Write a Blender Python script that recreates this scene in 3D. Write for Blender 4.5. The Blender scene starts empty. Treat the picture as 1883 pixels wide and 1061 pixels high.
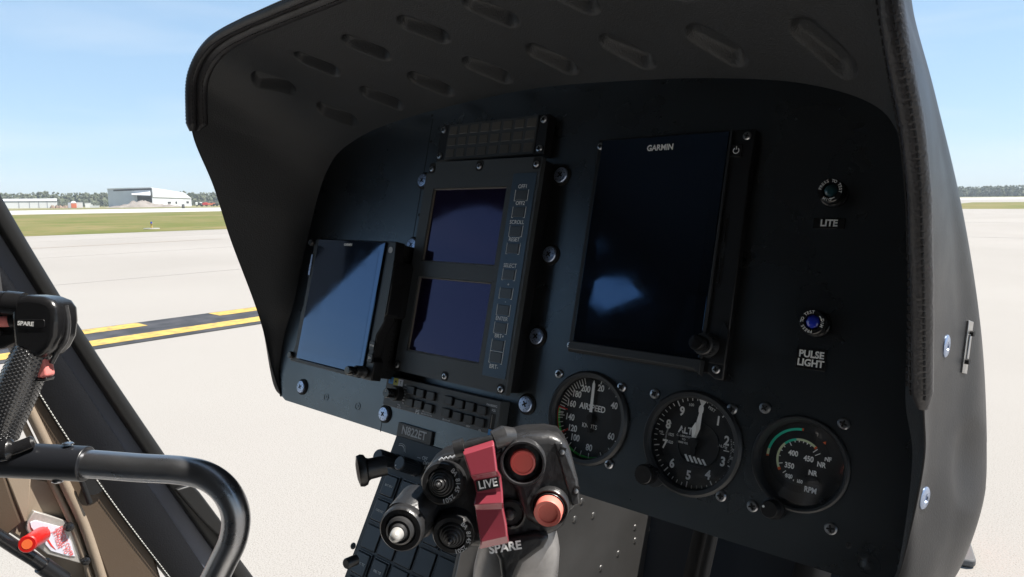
USE_HAZE = True
import bpy, bmesh, math, random
from mathutils import Vector, Matrix, noise
random.seed(7)
R_ = math.radians
# ------------------------------------------------------------------ camera frame
FPX, CX, CY = 1281.814, 941.5, 530.5
RC = Matrix([[0.76364557, 0.15416569, -0.62695963], [-0.07109879, 0.98524751, 0.15566726], [0.64170897, -0.07429854, 0.7633409]])
CP = Vector([0.33950576, 0.05694235, 0.53509707])
UPP = Vector([0.00256388, 0.96635521, 0.25719844])
CAMH = 1.7
_X = (Vector((1,0,0)) - UPP*UPP[0]).normalized(); _Z = UPP.normalized(); _Y = _Z.cross(_X)
M3 = Matrix((_X, _Y, _Z))                       # panel frame (u right, v up, w out) -> world
CWV = Vector((0,0,CAMH))
PM = Matrix.Translation(CWV) @ M3.to_4x4() @ Matrix.Translation(-CP)
def ray(px, py):
    return (RC.transposed() @ Vector((px-CX, -(py-CY), -FPX))).normalized()
def P(px, py, w=0.0):                           # point of the panel frame at height w above the panel face
    d = ray(px, py); return CP + d*((w-CP[2])/d[2])
def G(px, py, z=0.0):                           # point on the ground
    d = M3 @ ray(px, py); return CWV + d*((z-CAMH)/d[2])
def WX(px, py, x):                              # point on the upright plane x = const
    d = M3 @ ray(px, py); return CWV + d*(x/d[0])
CAMROT = M3 @ RC.transposed()
def CF(px, py, depth):                          # a frame turned like the viewer's, at a real distance
    d = RC.transposed() @ Vector((px-CX, -(py-CY), -FPX)) * (depth/FPX)
    m = CAMROT.to_4x4(); m.translation = CWV + M3 @ d; return m
sc = bpy.context.scene
cam = bpy.data.cameras.new("camera"); camo = bpy.data.objects.new("camera", cam); sc.collection.objects.link(camo)
cam.sensor_width = 36; cam.lens = 36*FPX/1883; cam.clip_start = .02; cam.clip_end = 6000
mm_ = CAMROT.to_4x4(); mm_.translation = CWV; camo.matrix_world = mm_
sc.camera = camo
# ------------------------------------------------------------------ light
SUN_AZ, SUN_EL = R_(50), R_(60)
w_ = bpy.data.worlds.new("World"); sc.world = w_; w_.use_nodes = True
nt = w_.node_tree; bg = nt.nodes['Background']
sky = nt.nodes.new('ShaderNodeTexSky'); sky.sky_type = 'NISHITA'; sky.sun_disc = False
sky.sun_elevation = SUN_EL; sky.sun_rotation = SUN_AZ; sky.altitude = 0; sky.air_density = 1.0; sky.dust_density = .35; sky.ozone_density = 2.0
tint = nt.nodes.new('ShaderNodeMix'); tint.data_type = 'RGBA'; tint.blend_type = 'MULTIPLY'; tint.inputs['Factor'].default_value = 1; tint.inputs['B'].default_value = (1.0,.975,1.04,1)
nt.links.new(sky.outputs[0], tint.inputs['A'])
hazy = nt.nodes.new('ShaderNodeMix'); hazy.data_type = 'RGBA'; hazy.inputs['Factor'].default_value = .55; hazy.inputs['B'].default_value = (3.1,4.75,6.3,1)
nt.links.new(tint.outputs['Result'], hazy.inputs['A'])
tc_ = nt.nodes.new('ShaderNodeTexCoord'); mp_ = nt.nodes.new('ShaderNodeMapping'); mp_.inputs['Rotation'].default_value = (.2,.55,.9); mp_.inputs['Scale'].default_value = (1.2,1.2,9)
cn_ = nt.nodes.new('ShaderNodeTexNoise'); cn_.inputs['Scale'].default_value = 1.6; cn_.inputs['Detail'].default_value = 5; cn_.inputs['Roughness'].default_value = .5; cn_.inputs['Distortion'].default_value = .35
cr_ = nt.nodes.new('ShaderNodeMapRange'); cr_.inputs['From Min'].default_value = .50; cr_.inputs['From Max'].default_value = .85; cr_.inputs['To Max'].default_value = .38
wisp = nt.nodes.new('ShaderNodeMix'); wisp.data_type = 'RGBA'; wisp.inputs['B'].default_value = (6.2,6.5,6.8,1)  # wisps in the sky colour stand in for streaks on the absent windshield
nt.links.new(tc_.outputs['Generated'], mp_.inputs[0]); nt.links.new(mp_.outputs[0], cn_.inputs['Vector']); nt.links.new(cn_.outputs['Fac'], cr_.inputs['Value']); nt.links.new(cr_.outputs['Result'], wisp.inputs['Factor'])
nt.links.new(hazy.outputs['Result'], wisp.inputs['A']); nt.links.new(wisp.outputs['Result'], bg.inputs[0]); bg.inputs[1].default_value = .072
sl = bpy.data.lights.new("sun", 'SUN'); slo = bpy.data.objects.new("sun", sl); sc.collection.objects.link(slo)
sl.energy = 4.6; sl.angle = R_(.5); sl.color = (1, .95, .88)
sd = Vector((math.sin(SUN_AZ)*math.cos(SUN_EL), math.cos(SUN_AZ)*math.cos(SUN_EL), math.sin(SUN_EL)))
slo.rotation_euler = (-sd).to_track_quat('-Z', 'Y').to_euler()
sc.view_settings.view_transform = 'Standard'; sc.view_settings.look = 'None'; sc.view_settings.gamma = 1
sc.view_settings.exposure = 1.15
sc.render.engine = 'CYCLES'; sc.cycles.max_bounces = 8
# ------------------------------------------------------------------ materials
def mat(name, col, rough=.5, metal=0, spec=.5, bump=0, bscale=200, var=0, vscale=8, coat=0, col2=None, rvar=0, alpha=1, trans=0, emis=None, stint=None):
    m = bpy.data.materials.new(name); m.use_nodes = True; t = m.node_tree; b = t.nodes['Principled BSDF']
    b.inputs['Base Color'].default_value = (*col, 1); b.inputs['Roughness'].default_value = rough
    b.inputs['Metallic'].default_value = metal; b.inputs['Specular IOR Level'].default_value = spec
    b.inputs['Coat Weight'].default_value = coat; b.inputs['Coat Roughness'].default_value = .06
    if stint: b.inputs['Specular Tint'].default_value = (*stint, 1)
    if trans: b.inputs['Transmission Weight'].default_value = trans
    if alpha < 1: b.inputs['Alpha'].default_value = alpha
    if emis: b.inputs['Emission Color'].default_value = (*emis[0], 1); b.inputs['Emission Strength'].default_value = emis[1]
    co = t.nodes.new('ShaderNodeTexCoord')
    if var or col2:
        n = t.nodes.new('ShaderNodeTexNoise'); n.inputs['Scale'].default_value = vscale; n.inputs['Detail'].default_value = 8; n.inputs['Roughness'].default_value = .65
        t.links.new(co.outputs['Object'], n.inputs['Vector'])
        r = t.nodes.new('ShaderNodeValToRGB'); r.color_ramp.elements[0].position = .35; r.color_ramp.elements[1].position = .65
        c2 = col2 or tuple(min(1, c*(1+var)) for c in col); c1 = col if col2 else tuple(c*(1-var) for c in col)
        r.color_ramp.elements[0].color = (*c1, 1); r.color_ramp.elements[1].color = (*c2, 1)
        t.links.new(n.outputs['Fac'], r.inputs['Fac']); t.links.new(r.outputs['Color'], b.inputs['Base Color'])
    if rvar:
        n = t.nodes.new('ShaderNodeTexNoise'); n.inputs['Scale'].default_value = vscale*1.7; n.inputs['Detail'].default_value = 6
        t.links.new(co.outputs['Object'], n.inputs['Vector'])
        r = t.nodes.new('ShaderNodeMapRange'); r.inputs['From Min'].default_value = .3; r.inputs['From Max'].default_value = .7
        r.inputs['To Min'].default_value = max(.02, rough-rvar); r.inputs['To Max'].default_value = rough+rvar
        t.links.new(n.outputs['Fac'], r.inputs['Value']); t.links.new(r.outputs['Result'], b.inputs['Roughness'])
    if bump:
        n = t.nodes.new('ShaderNodeTexNoise'); n.inputs['Scale'].default_value = bscale; n.inputs['Detail'].default_value = 3
        t.links.new(co.outputs['Object'], n.inputs['Vector'])
        bp = t.nodes.new('ShaderNodeBump'); bp.inputs['Strength'].default_value = bump; bp.inputs['Distance'].default_value = .001
        t.links.new(n.outputs['Fac'], bp.inputs['Height']); t.links.new(bp.outputs['Normal'], b.inputs['Normal'])
    return m
PANEL = mat('panel_paint', (.0085,.0082,.0080), .29, spec=1.0, stint=(.76,.89,1), bump=.10, bscale=900, rvar=.055, vscale=9)
BEZEL = mat('bezel_paint', (.022,.024,.027), .42, bump=.2, bscale=1200)
VEMDF = mat('display_face_paint', (.048,.054,.059), .45, bump=.2, bscale=1200)
STRIP = mat('key_strip', (.030,.042,.055), .36, spec=.9, stint=(.6,.8,1))
BLACK = mat('black_plastic', (.006,.006,.007), .4)
MATTE = mat('matte_black', (.003,.003,.0035), .7)
GLOSS = mat('gloss_black', (.011,.011,.012), .22, rvar=.05, vscale=30, bump=.15, bscale=300)
GLASS = mat('screen_glass', (.003,.003,.004), .04, spec=1.0, rvar=.02, vscale=40, stint=(.30,.55,1))
LCD   = mat('display_glass', (.009,.006,.022), .07, rvar=.02, vscale=40, spec=.55, stint=(.50,.48,1))
DIAL  = mat('dial_face', (.012,.012,.013), .5, bump=.1, bscale=900)
WHITE = mat('white_print', (.88,.88,.86), .6)
GREYP = mat('grey_print', (.50,.52,.55), .6)
GREEN = mat('green_arc', (.10,.68,.12), .6)
TEAL  = mat('teal_arc', (.03,.62,.42), .6)
PALE  = mat('pale_arc', (.62,.70,.45), .6)
RED   = mat('red_mark', (.75,.04,.03), .6)
ORANGE= mat('orange_mark', (.75,.13,.03), .6)
STEEL = mat('screw_steel', (.42,.43,.45), .28, metal=1)
FASTN = mat('fastener_metal', (.36,.43,.58), .32, metal=.85, rvar=.08, vscale=300)
ALU   = mat('worn_aluminium', (.42,.41,.40), .33, metal=.8, rvar=.1, vscale=40, var=.15)
VINYL = mat('black_vinyl', (.033,.0350,.0380), .46, spec=.5, bump=.5, bscale=700, var=.12, vscale=6)
PANEL.node_tree.nodes['Principled BSDF'].inputs['IOR'].default_value = 1.60
GLASS.node_tree.nodes['Principled BSDF'].inputs['IOR'].default_value = 1.75
VINYLO= mat('grey_black_vinyl', (.018,.018,.0195), .47, spec=.40, bump=.22, bscale=700, rvar=.06, vscale=12)
LEATH = mat('trim_leather', (.034,.033,.036), .42, spec=.5, bump=.6, bscale=450, var=.2, vscale=30)
THREAD= mat('thread', (.012,.012,.014), .8)
# ------------------------------------------------------------------ builders
_tc = {}
def text_mesh(s, bold=0):
    if (s, bold) in _tc: return _tc[(s, bold)]
    cu = bpy.data.curves.new('t', 'FONT'); cu.body = s; cu.size = 1; cu.align_x = 'CENTER'; cu.align_y = 'CENTER'; cu.extrude = .012; cu.offset = bold; cu.resolution_u = 3
    o = bpy.data.objects.new('t', cu)
    me = bpy.data.meshes.new_from_object(o); bpy.data.objects.remove(o)
    _tc[(s, bold)] = me; return me
class MB:
    def __init__(s, M=None): s.bm = bmesh.new(); s.M = M or Matrix()
    def _x(s, vs, m=None):
        m = s.M @ (m or Matrix())
        for v in vs: v.co = m @ v.co
        return s
    def box(s, a, b, m=None):                    # two corners
        a = Vector(a); b = Vector(b); c = (a+b)/2; d = b-a
        r = bmesh.ops.create_cube(s.bm, size=1)
        for v in r['verts']: v.co = Vector((v.co[0]*abs(d[0]), v.co[1]*abs(d[1]), v.co[2]*abs(d[2])))+c
        return s._x(r['verts'], m)
    def cyl(s, p0, p1, r0, r1=None, n=28, m=None):
        p0 = Vector(p0); p1 = Vector(p1); d = p1-p0
        r = bmesh.ops.create_cone(s.bm, cap_ends=True, segments=n, radius1=r0, radius2=r0 if r1 is None else max(r1, 1e-5), depth=d.length)
        q = d.to_track_quat('Z', 'Y').to_matrix().to_4x4(); q.translation = (p0+p1)/2
        return s._x(r['verts'], (m or Matrix()) @ q)
    def lathe(s, prof, n=40, m=None, close=False):
        rings = []
        for r, z in prof:
            rings.append([s.bm.verts.new((r*math.cos(2*math.pi*i/n), r*math.sin(2*math.pi*i/n), z)) for i in range(n)] if r > 1e-6 else [s.bm.verts.new((0,0,z))])
        for a, b in zip(rings, rings[1:]+([rings[0]] if close else [])):
            for i in range(n):
                j = (i+1) % n
                try:
                    if len(a) == 1 and len(b) > 1: s.bm.faces.new((a[0], b[i], b[j]))
                    elif len(b) == 1 and len(a) > 1: s.bm.faces.new((a[i], a[j], b[0]))
                    elif len(a) > 1: s.bm.faces.new((a[i], a[j], b[j], b[i]))
                except ValueError: pass
        return s._x([v for r in rings for v in r], m)
    def prism(s, pts, z0, z1, m=None, top=None):  # outline extruded; top: optional other outline at z1
        top = top or pts
        a = [s.bm.verts.new((p[0], p[1], z0)) for p in pts]; b = [s.bm.verts.new((p[0], p[1], z1)) for p in top]
        n = len(pts)
        s.bm.faces.new(list(reversed(a))); s.bm.faces.new(b)
        for i in range(n): s.bm.faces.new((a[i], a[(i+1) % n], b[(i+1) % n], b[i]))
        return s._x(a+b, m)
    def poly(s, pts, m=None):
        a = [s.bm.verts.new(p) for p in pts]; s.bm.faces.new(a); return s._x(a, m)
    def grid(s, rows, m=None, closed=False):
        vs = [[s.bm.verts.new(p) for p in r] for r in rows]
        for a, b in zip(vs, vs[1:]):
            n = len(a)
            for i in range(n if closed else n-1): s.bm.faces.new((a[i], a[(i+1) % n], b[(i+1) % n], b[i]))
        s._x([v for r in vs for v in r], m); return vs
    def tube(s, pts, r, n=20, m=None, caps=True, sy=1):
        pts = [Vector(p) for p in pts]; k = len(pts); rr = r if isinstance(r, (list, tuple)) else [r]*k
        t0 = (pts[1]-pts[0]).normalized(); ref = Vector((0,0,1)) if abs(t0[2]) < .9 else Vector((1,0,0))
        nx = t0.cross(ref).normalized(); rows = []
        for i in range(k):
            t = (pts[min(i+1,k-1)]-pts[max(i-1,0)]).normalized()
            nx = (nx - t*nx.dot(t)).normalized(); ny = t.cross(nx)
            rows.append([pts[i]+nx*math.cos(2*math.pi*j/n)*rr[i]+ny*math.sin(2*math.pi*j/n)*rr[i]*sy for j in range(n)])
        vs = s.grid(rows, m, closed=True)
        if caps: s.bm.faces.new(vs[0]); s.bm.faces.new(list(reversed(vs[-1])))
        return s
    def text(s, t, x, y, z, size, rot=0, bold=0, m=None, sx=1):
        me = text_mesh(t, bold); n0 = len(s.bm.verts); s.bm.from_mesh(me); s.bm.verts.ensure_lookup_table()
        vs = [s.bm.verts[i] for i in range(n0, len(s.bm.verts))]
        q = Matrix.Translation((x, y, z)) @ Matrix.Rotation(rot, 4, 'Z') @ Matrix.Diagonal((size*sx, size, size*.6, 1))
        return s._x(vs, (m or Matrix()) @ q)
    def arc(s, r0, r1, a0, a1, z, n=24, c=(0,0), h=.0002):   # clockwise-from-up degrees
        A = [R_(a0+(a1-a0)*i/n) for i in range(n+1)]
        o = [(c[0]+r1*math.sin(a), c[1]+r1*math.cos(a)) for a in A]; q = [(c[0]+r0*math.sin(a), c[1]+r0*math.cos(a)) for a in A]
        for i in range(n): s.prism([q[i], q[i+1], o[i+1], o[i]], z, z+h)
        return s
    def tick(s, r0, r1, a, wd, z, c=(0,0), h=.0003):
        a = R_(a); d = Vector((math.sin(a), math.cos(a))); p = Vector((d[1], -d[0]))*wd/2; c = Vector(c)
        return s.prism([tuple(c+d*r0-p), tuple(c+d*r0+p), tuple(c+d*r1+p), tuple(c+d*r1-p)], z, z+h)
    def build(s, name, m, parent=None, bevel=0, seg=2, ang=35, label=None, sub=0):
        bmesh.ops.recalc_face_normals(s.bm, faces=s.bm.faces)
        me = bpy.data.meshes.new(name); s.bm.to_mesh(me); s.bm.free()
        me.polygons.foreach_set('use_smooth', [True]*len(me.polygons)); me.set_sharp_from_angle(angle=R_(ang))
        me.materials.append(m); o = bpy.data.objects.new(name, me); sc.collection.objects.link(o)
        if parent: o.parent = parent
        if bevel:
            b = o.modifiers.new('b', 'BEVEL'); b.width = bevel; b.segments = seg; b.limit_method = 'ANGLE'; b.angle_limit = R_(40); b.harden_normals = False
        if sub:
            b = o.modifiers.new('s', 'SUBSURF'); b.levels = sub; b.render_levels = sub
        if label: o['label'] = label
        return o
def thing(name, label, cat, M=None, group=None):
    o = bpy.data.objects.new(name, None); sc.collection.objects.link(o); o.empty_display_size = .01
    o['label'] = label; o['category'] = cat
    if group: o['group'] = group
    if M is not None: o.matrix_world = M
    return o
def tagm(o, label, cat, group=None, M=None):
    o['label'] = label; o['category'] = cat
    if group: o['group'] = group
    if M is not None: o.matrix_world = M
    return o
def struct(o, kind='structure'):
    o['kind'] = kind; return o
def T(u, v, w=0.0): return PM @ Matrix.Translation((u, v, w))
def rrect(x0, y0, x1, y1, r, n=4):
    out = []
    for cx_, cy_, a in ((x1-r, y1-r, 0), (x0+r, y1-r, 90), (x0+r, y0+r, 180), (x1-r, y0+r, 270)):
        for i in range(n+1): out.append((cx_+r*math.cos(R_(a+90*i/n)), cy_+r*math.sin(R_(a+90*i/n))))
    return out
def flat_with_holes(name, outline, holes, thick, m, parent=None):
    cu = bpy.data.curves.new(name, 'CURVE'); cu.dimensions = '2D'; cu.fill_mode = 'BOTH'; cu.extrude = thick/2
    for pts in [outline]+holes:
        sp = cu.splines.new('POLY'); sp.points.add(len(pts)-1); sp.use_cyclic_u = True
        for p, q in zip(sp.points, pts): p.co = (q[0], q[1], 0, 1)
    o = bpy.data.objects.new('t', cu)
    me = bpy.data.meshes.new_from_object(o); bpy.data.objects.remove(o)
    me.materials.clear(); me.materials.append(m); me.name = name
    o = bpy.data.objects.new(name, me); sc.collection.objects.link(o)
    if parent: o.parent = parent
    return o
def circle(cx_, cy_, r, n=48): return [(cx_+r*math.cos(2*math.pi*i/n), cy_+r*math.sin(2*math.pi*i/n)) for i in range(n)]
def cat(pts, n=8):                              # Catmull-Rom through points
    pts = [Vector(p) for p in pts]; out = []
    for i in range(len(pts)-1):
        p0 = pts[max(i-1,0)]; p1 = pts[i]; p2 = pts[i+1]; p3 = pts[min(i+2,len(pts)-1)]
        for k in range(n):
            t = k/n; out.append(.5*((2*p1)+(p2-p0)*t+(2*p0-5*p1+4*p2-p3)*t*t+(3*p1-p0-3*p2+p3)*t**3))
    out.append(pts[-1]); return out
def small_screw(parent, x, y, z, r=.0042, name='screw', cross=True):
    b = MB(Matrix.Translation((x, y, z))); b.lathe([(r*1.0,0),(r*1.0,r*.25),(r*.8,r*.5),(r*.45,r*.55),(r*.4,r*.3),(0,r*.3)], n=20)
    o = b.build(name, STEEL if cross != 'dark' else BEZEL, parent)
    c = MB(Matrix.Translation((x, y, z)) @ Matrix.Rotation(random.random()*1.5, 4, 'Z'))
    c.box((-r*.6,-r*.13,r*.42),(r*.6,r*.13,r*.62)).box((-r*.13,-r*.6,r*.42),(r*.13,r*.6,r*.615))
    c.build('recess', MATTE, o); return o
# ================================================================== instrument panel
CU = -.12
Jt = [(.3545,-.0625),(.372,-.030),(.374,.02),(.366,.06),(.363,.12),(.359,.165),(.353,.215),(.343,.245),(.325,.268),(.285,.287),(.23,.300),(.14,.311),(0,.319)]
ip = thing('instrument_panel', 'matt black instrument panel plate under the hood, carrying all screens and round gauges', 'instrument panel', T(0,0,0))
GA = [(0,0,.0405),(.0999,-.0012,.0405),(.1836,.0018,.0325)]
half = [(.345,-.0655),(.362,-.059),(.371,-.045)]+[(a+.004,b) for a,b in Jt[2:-3]]
outline = [(CU+d, v) for d, v in [(.350,-.0668),(.364,-.0655),(.3715,-.060),(.3745,-.050)]+half[3:]]+[(CU+.23,.306),(CU+.14,.317),(CU,.325),(CU-.14,.317),(CU-.23,.306)]+[(CU-d, v) for d, v in reversed(half)]
outline += [(CU-.345,-.0655),(-.2,-.0665)]
pl = flat_with_holes('panel_plate', outline, [circle(*g) for g in GA], .003, PANEL, ip); pl.location = (0,0,-.0015)
b = MB(); b.box((-.2708,-.0672,-.0004),(-.2698,.30,.00015)); b.build('panel_seam', MATTE, ip)
def fastener(u, v, parent, r=.0078):
    M = Matrix.Translation((u, v, 0)); b = MB(M)
    b.lathe([(r*1.3,0),(r*1.3,.0012),(r*1.1,.0022),(r*1.02,.0022),(r*1.02,0)]); g = b.build('grommet', MATTE, parent)
    b = MB(M); b.lathe([(r,.0003),(r,.0034),(r*.92,.0042),(r*.5,.0045),(0,.0045)])
    f = b.build('panel_fastener', FASTN, parent); g.parent = f
    c = MB(M @ Matrix.Translation((0,0,.0044)) @ Matrix.Rotation(R_(random.choice((40,52,30))), 4, 'Z'))
    c.box((-.0030,-.0007,-.001),(.0030,.0007,.0004)).box((-.0007,-.0030,-.001),(.0007,.0030,.00035))
    for k in range(8):
        a = k*math.pi/4+.2; c.cyl((.0055*math.cos(a),.0055*math.sin(a),-.001),(.0055*math.cos(a),.0055*math.sin(a),.0003),.00035,n=8)
    c.build('cross_recess', MATTE, f)
for px, py in [(1030,321),(1009,467),(985,618),(965,743),(776,331),(756,450),(736,576),(719,681),(704,761),(552,711)]:
    q = P(px, py, .004); fastener(q[0], q[1], ip)
for px, py in [(1027,687),(1142,712),(1119,853),(1203,724),(1345,752),(1325,912),(1406,750),(1551,779),(1527,972),(1383,931)]:
    q = P(px, py, .0015); small_screw(ip, q[0], q[1], 0, .0043)
for px, py in [(794,212),(792,260),(770,395),(1512,922),(1560,1003)]:
    q = P(px, py, .0005); small_screw(ip, q[0], q[1], -.0008, .0022, 'rivet', 'dark')
for px, py, r in [(600,730,.0045),(658,747,.0045),(1597,1038,.0072)]:
    q = P(px, py, 0); b = MB(Matrix.Translation((q[0], q[1], 0))); b.lathe([(r,0),(r,.0006),(r*.85,.0006),(r*.85,.0001),(r*.4,.0001),(r*.3,.0005),(0,.0005)])
    b.build('filler_plug', PANEL, ip)
def placard(px0, px1, lines, sizes, name, label, w=.0225, h=.008):
    q = P(*px0, .001); t = MB(Matrix.Translation((q[0], q[1], 0))); t.box((-w/2,-h/2,0),(w/2,h/2,.0008)); o = t.build('placard', GLOSS, ip, bevel=.0002, label=label)
    t = MB(Matrix.Translation((q[0], q[1], .0009)))
    for i, (s, z) in enumerate(zip(lines, sizes)): t.text(s, 0, (len(lines)-1)*.0031-i*.0064, 0, z, bold=.035, sx=.95)
    t.build('lettering', WHITE, o)
placard((1524,410.5), 0, ['LITE'], [.0070], 'lite', 'small placard reading LITE')
placard((1491,660), 0, ['PULSE','LIGHT'], [.0070,.0070], 'pulse', 'placard reading PULSE LIGHT', w=.021, h=.0155)
# registration plate
q0 = P(761,797,.003); b = MB(Matrix.Translation((q0[0], q0[1], 0))); b.box((-.0268,-.0072,0),(.0268,.0072,.003)); o = b.build('registration_plate', BEZEL, ip, bevel=.0003, label='raised plate reading N822ET')
b = MB(Matrix.Translation((q0[0], q0[1], .0032))); b.text('N822ET', 0, 0, 0, .0125, bold=.02, sx=.92); b.build('lettering', GREYP, o)

# ================================================================== hood (glareshield)
gs = thing('glareshield', 'large padded black hood curving over the instrument panel, with louvres in its underside', 'glareshield', T(0,0,0))
RR = [(.366,-.0660,.001),(.3745,-.050,.004),(.384,.02,.026),(.383,.06,.045),(.383,.13,.09),(.380,.19,.125),(.3715,.24,.158),(.366,.275,.172),(.360,.312,.179),(.345,.341,.181),(.290,.354,.181),(.165,.361,.182),(0,.366,.184)]
RL = [(.356,-.0600,.001),(.374,-.030,.008),(.384,.02,.026),(.386,.06,.048),(.390,.13,.091),(.391,.19,.125),(.391,.24,.160),(.390,.277,.172),(.384,.312,.179),(.355,.341,.181),(.298,.354,.181),(.165,.361,.182),(0,.366,.184)]
rim_ctrl = [(CU+d, v, w) for d, v, w in RR]+[(CU-d, v, w) for d, v, w in reversed(RL[:-1])]
jun_ctrl = [(CU+.3635,-.0655,0),(CU+.3725,-.050,0)]+[(CU+d, v, .0) for d, v in Jt[2:]]+[(CU-d, v, .0) for d, v in reversed(Jt[:-1])]
NS = 22
rim = cat(rim_ctrl, NS); jun = cat(jun_ctrl, NS)
mid = Vector((CU, .12, .1))
# louvres pressed into the underside: (u, w centre, half length)
louv = [(-.453+.0885*i, .104) for i in range(8)]+[(-.409+.0835*i, .036) for i in range(8)]
NT = 120
def inner_pt(i, t):
    a = jun[i]; c = rim[i]; p = a.lerp(c, t)
    out = (p-Vector((CU,.10,p[2]))); out[2] = 0; out.normalize()
    cn = math.exp(-((abs(p[0]-CU)-.335)/.055)**2)*max(0, min(1, (p[1]-.18)/.08))
    p = p + out*(.003+.009*cn)*math.sin(math.pi*t)
    if p[1] > .2:
        dep = 0
        for (lu, lw) in louv:
            du = p[0]-lu; dw = p[2]-lw; s = (du*.037-dw*.042)/.056; c = (du*.042+dw*.037)/.056   # along and across the slanted louvre
            if abs(s) < .045 and abs(c) < .024:
                r = math.hypot(max(0, abs(s)-.0155), c)/.0098
                sf = max(0, min(1, (lu+.25)/.35)); k = max(0, min(1, (1.18+.12*sf-r)/(.46+.45*sf))); k = k*k*(3-2*k)
                dep = max(dep, k*(.0085+.0085*max(0, min(1, .5+s/.05)))*(1-.55*max(0, min(1, (lu+.20)/.35))))
        if dep: p = p + Vector((0,1,0))*dep
    return p
# resample finely along the contour for the upper part
def fine(lst, m=4):
    out = []
    for a, c in zip(lst, lst[1:]):
        for k in range(m): out.append(a.lerp(c, k/m))
    out.append(lst[-1]); return out
jun = fine(jun, 4); rim = fine(rim, 4)
b = MB(); vs = b.grid([[inner_pt(i, (j/NT)) for j in range(NT+1)] for i in range(len(jun))])
sh = b.build('hood_lining', VINYL, gs, ang=80)
# outer skin
def outer_rows(sgn, tab):
    return tab
OUT = [ # per rim control: list of (du, v, w) from just behind the rim to the nose end
 [(.372,-.069,-.008),(.376,-.076,-.05),(.380,-.080,-.10),(.365,-.08,-.20)],
 [(.380,-.052,-.004),(.389,-.058,-.048),(.394,-.062,-.10),(.378,-.065,-.20)],
 [(.384,.008,.004),(.394,-.008,-.045),(.4045,-.012,-.10),(.385,-.015,-.20)],
 [(.3835,.055,.015),(.3915,.045,-.045),(.4045,.030,-.10),(.385,.03,-.20)],
 [(.3845,.125,.055),(.388,.118,-.02),(.397,.105,-.09),(.372,.105,-.19)],
 [(.382,.19,.095),(.382,.19,.03),(.384,.19,-.03),(.350,.20,-.15)],
 [(.374,.243,.130),(.373,.248,.08),(.367,.256,.02),(.330,.27,-.13)],
 [(.366,.282,.150),(.360,.29,.10),(.354,.30,.04),(.31,.32,-.12)],
 [(.357,.325,.160),(.350,.335,.11),(.340,.345,.04),(.29,.36,-.12)],
 [(.345,.356,.165),(.335,.368,.12),(.31,.38,.05),(.26,.39,-.12)],
 [(.290,.368,.165),(.28,.380,.12),(.26,.395,.05),(.22,.41,-.12)],
 [(.165,.376,.165),(.16,.388,.12),(.15,.405,.05),(.13,.42,-.12)],
 [(0,.382,.165),(0,.394,.12),(0,.41,.05),(0,.43,-.12)]]
cols = []
full = [(1, i) for i in range(13)]+[(-1, i) for i in range(11, -1, -1)]
OUTL0 = [(.357,-.061,-.002),(.357,-.061,-.012),(.357,-.061,-.02),(.356,-.060,-.04)]
lev = []
for k in range(4):
    lev.append(fine(cat([(CU+(o_[0] if s > 0 else -o_[0]-(.036 if k and o_[1] > -.02 else .022 if o_[1] > -.02 else 0)), o_[1]+(.006 if s < 0 and o_[1] > .2 else 0), o_[2]) for s, o_ in ((s, OUTL0[k] if (s < 0 and i == 0) else OUT[i][k]) for s, i in full)], NS), 1))
rim1 = cat(rim_ctrl, NS)
rows = []
for i in range(len(rim1)):
    pts = [rim1[i], lev[0][i], lev[1][i], lev[2][i], lev[3][i]]
    rows.append(cat(pts, 8))
def dent(p):                                    # long pressed hollow low on the right flank
    if p[0] > CU:
        du = (p[1]-.020)/.034; dw = (p[2]+.070)/.035
        r = du*du+dw*dw
        if r < 1: p = p - Vector((.0045*(1-r)**1.2, 0, 0))
        p = p + Vector((.0012*noise.noise(p*9), 0, 0))
    return p
from mathutils.bvhtree import BVHTree
skin_rows = [[dent(p) for p in r] for r in rows]
_v = [p for r in skin_rows for p in r]; _n = len(skin_rows[0])
skin_bvh = BVHTree.FromPolygons(_v, [(i*_n+j, i*_n+j+1, (i+1)*_n+j+1, (i+1)*_n+j) for i in range(len(skin_rows)-1) for j in range(_n-1)])
def on_skin(px, py):
    loc, nrm, _, _ = skin_bvh.ray_cast(CP, ray(px, py))
    if loc is None: print('NO SKIN', px, py); return P(px, py, 0), Vector((1,0,0))
    if nrm.dot(CP-loc) < 0: nrm = -nrm
    return loc, nrm
def skin_frame(px, py):
    loc, n = on_skin(px, py); y = Vector((0,1,0)); y = (y-n*y.dot(n)).normalized(); x = y.cross(n)
    M = Matrix((x, y, n)).transposed().to_4x4(); M.translation = loc; return M
b = MB(); b.grid(skin_rows); o = b.build('outer_skin', VINYLO, gs, ang=80)
so = o.modifiers.new('t', 'SOLIDIFY'); so.thickness = .002; so.offset = 0; so.thickness = .001
# returned edge of the panel box below the padding (both lower corners)
# padded trim, two lobes, swept along the rim
def sweep(i0, i1, prof, path, name, m, parent, label=None):
    rows = []
    for i in range(i0, i1+1):
        t = (path[min(i+1,len(path)-1)]-path[max(i-1,0)]).normalized()
        ji = jun[i*4]
        inn = (ji-path[i]); inn = (inn - t*inn.dot(t)).normalized(); nn = t.cross(inn).normalized()
        wr = .0003*noise.noise(path[i]*45)
        k_ = min(1, .55+.45*min(i-i0, i1-i)/4)
        rows.append([path[i]+inn*(a*k_+wr)+nn*(c*k_+wr) for a, c in prof])
    b = MB(); vs = b.grid(rows, closed=True); b.bm.faces.new(vs[0]); b.bm.faces.new(list(reversed(vs[-1])))
    return b.build(name, m, parent, ang=60, label=label)
def lobe(c, hw, h0, h1, n=14):
    return [(c+hw*math.cos(2*math.pi*k/n), (h0+h1)/2+(h1-h0)/2*math.sin(2*math.pi*k/n)) for k in range(n)]
n1 = len(rim1)-1
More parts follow.
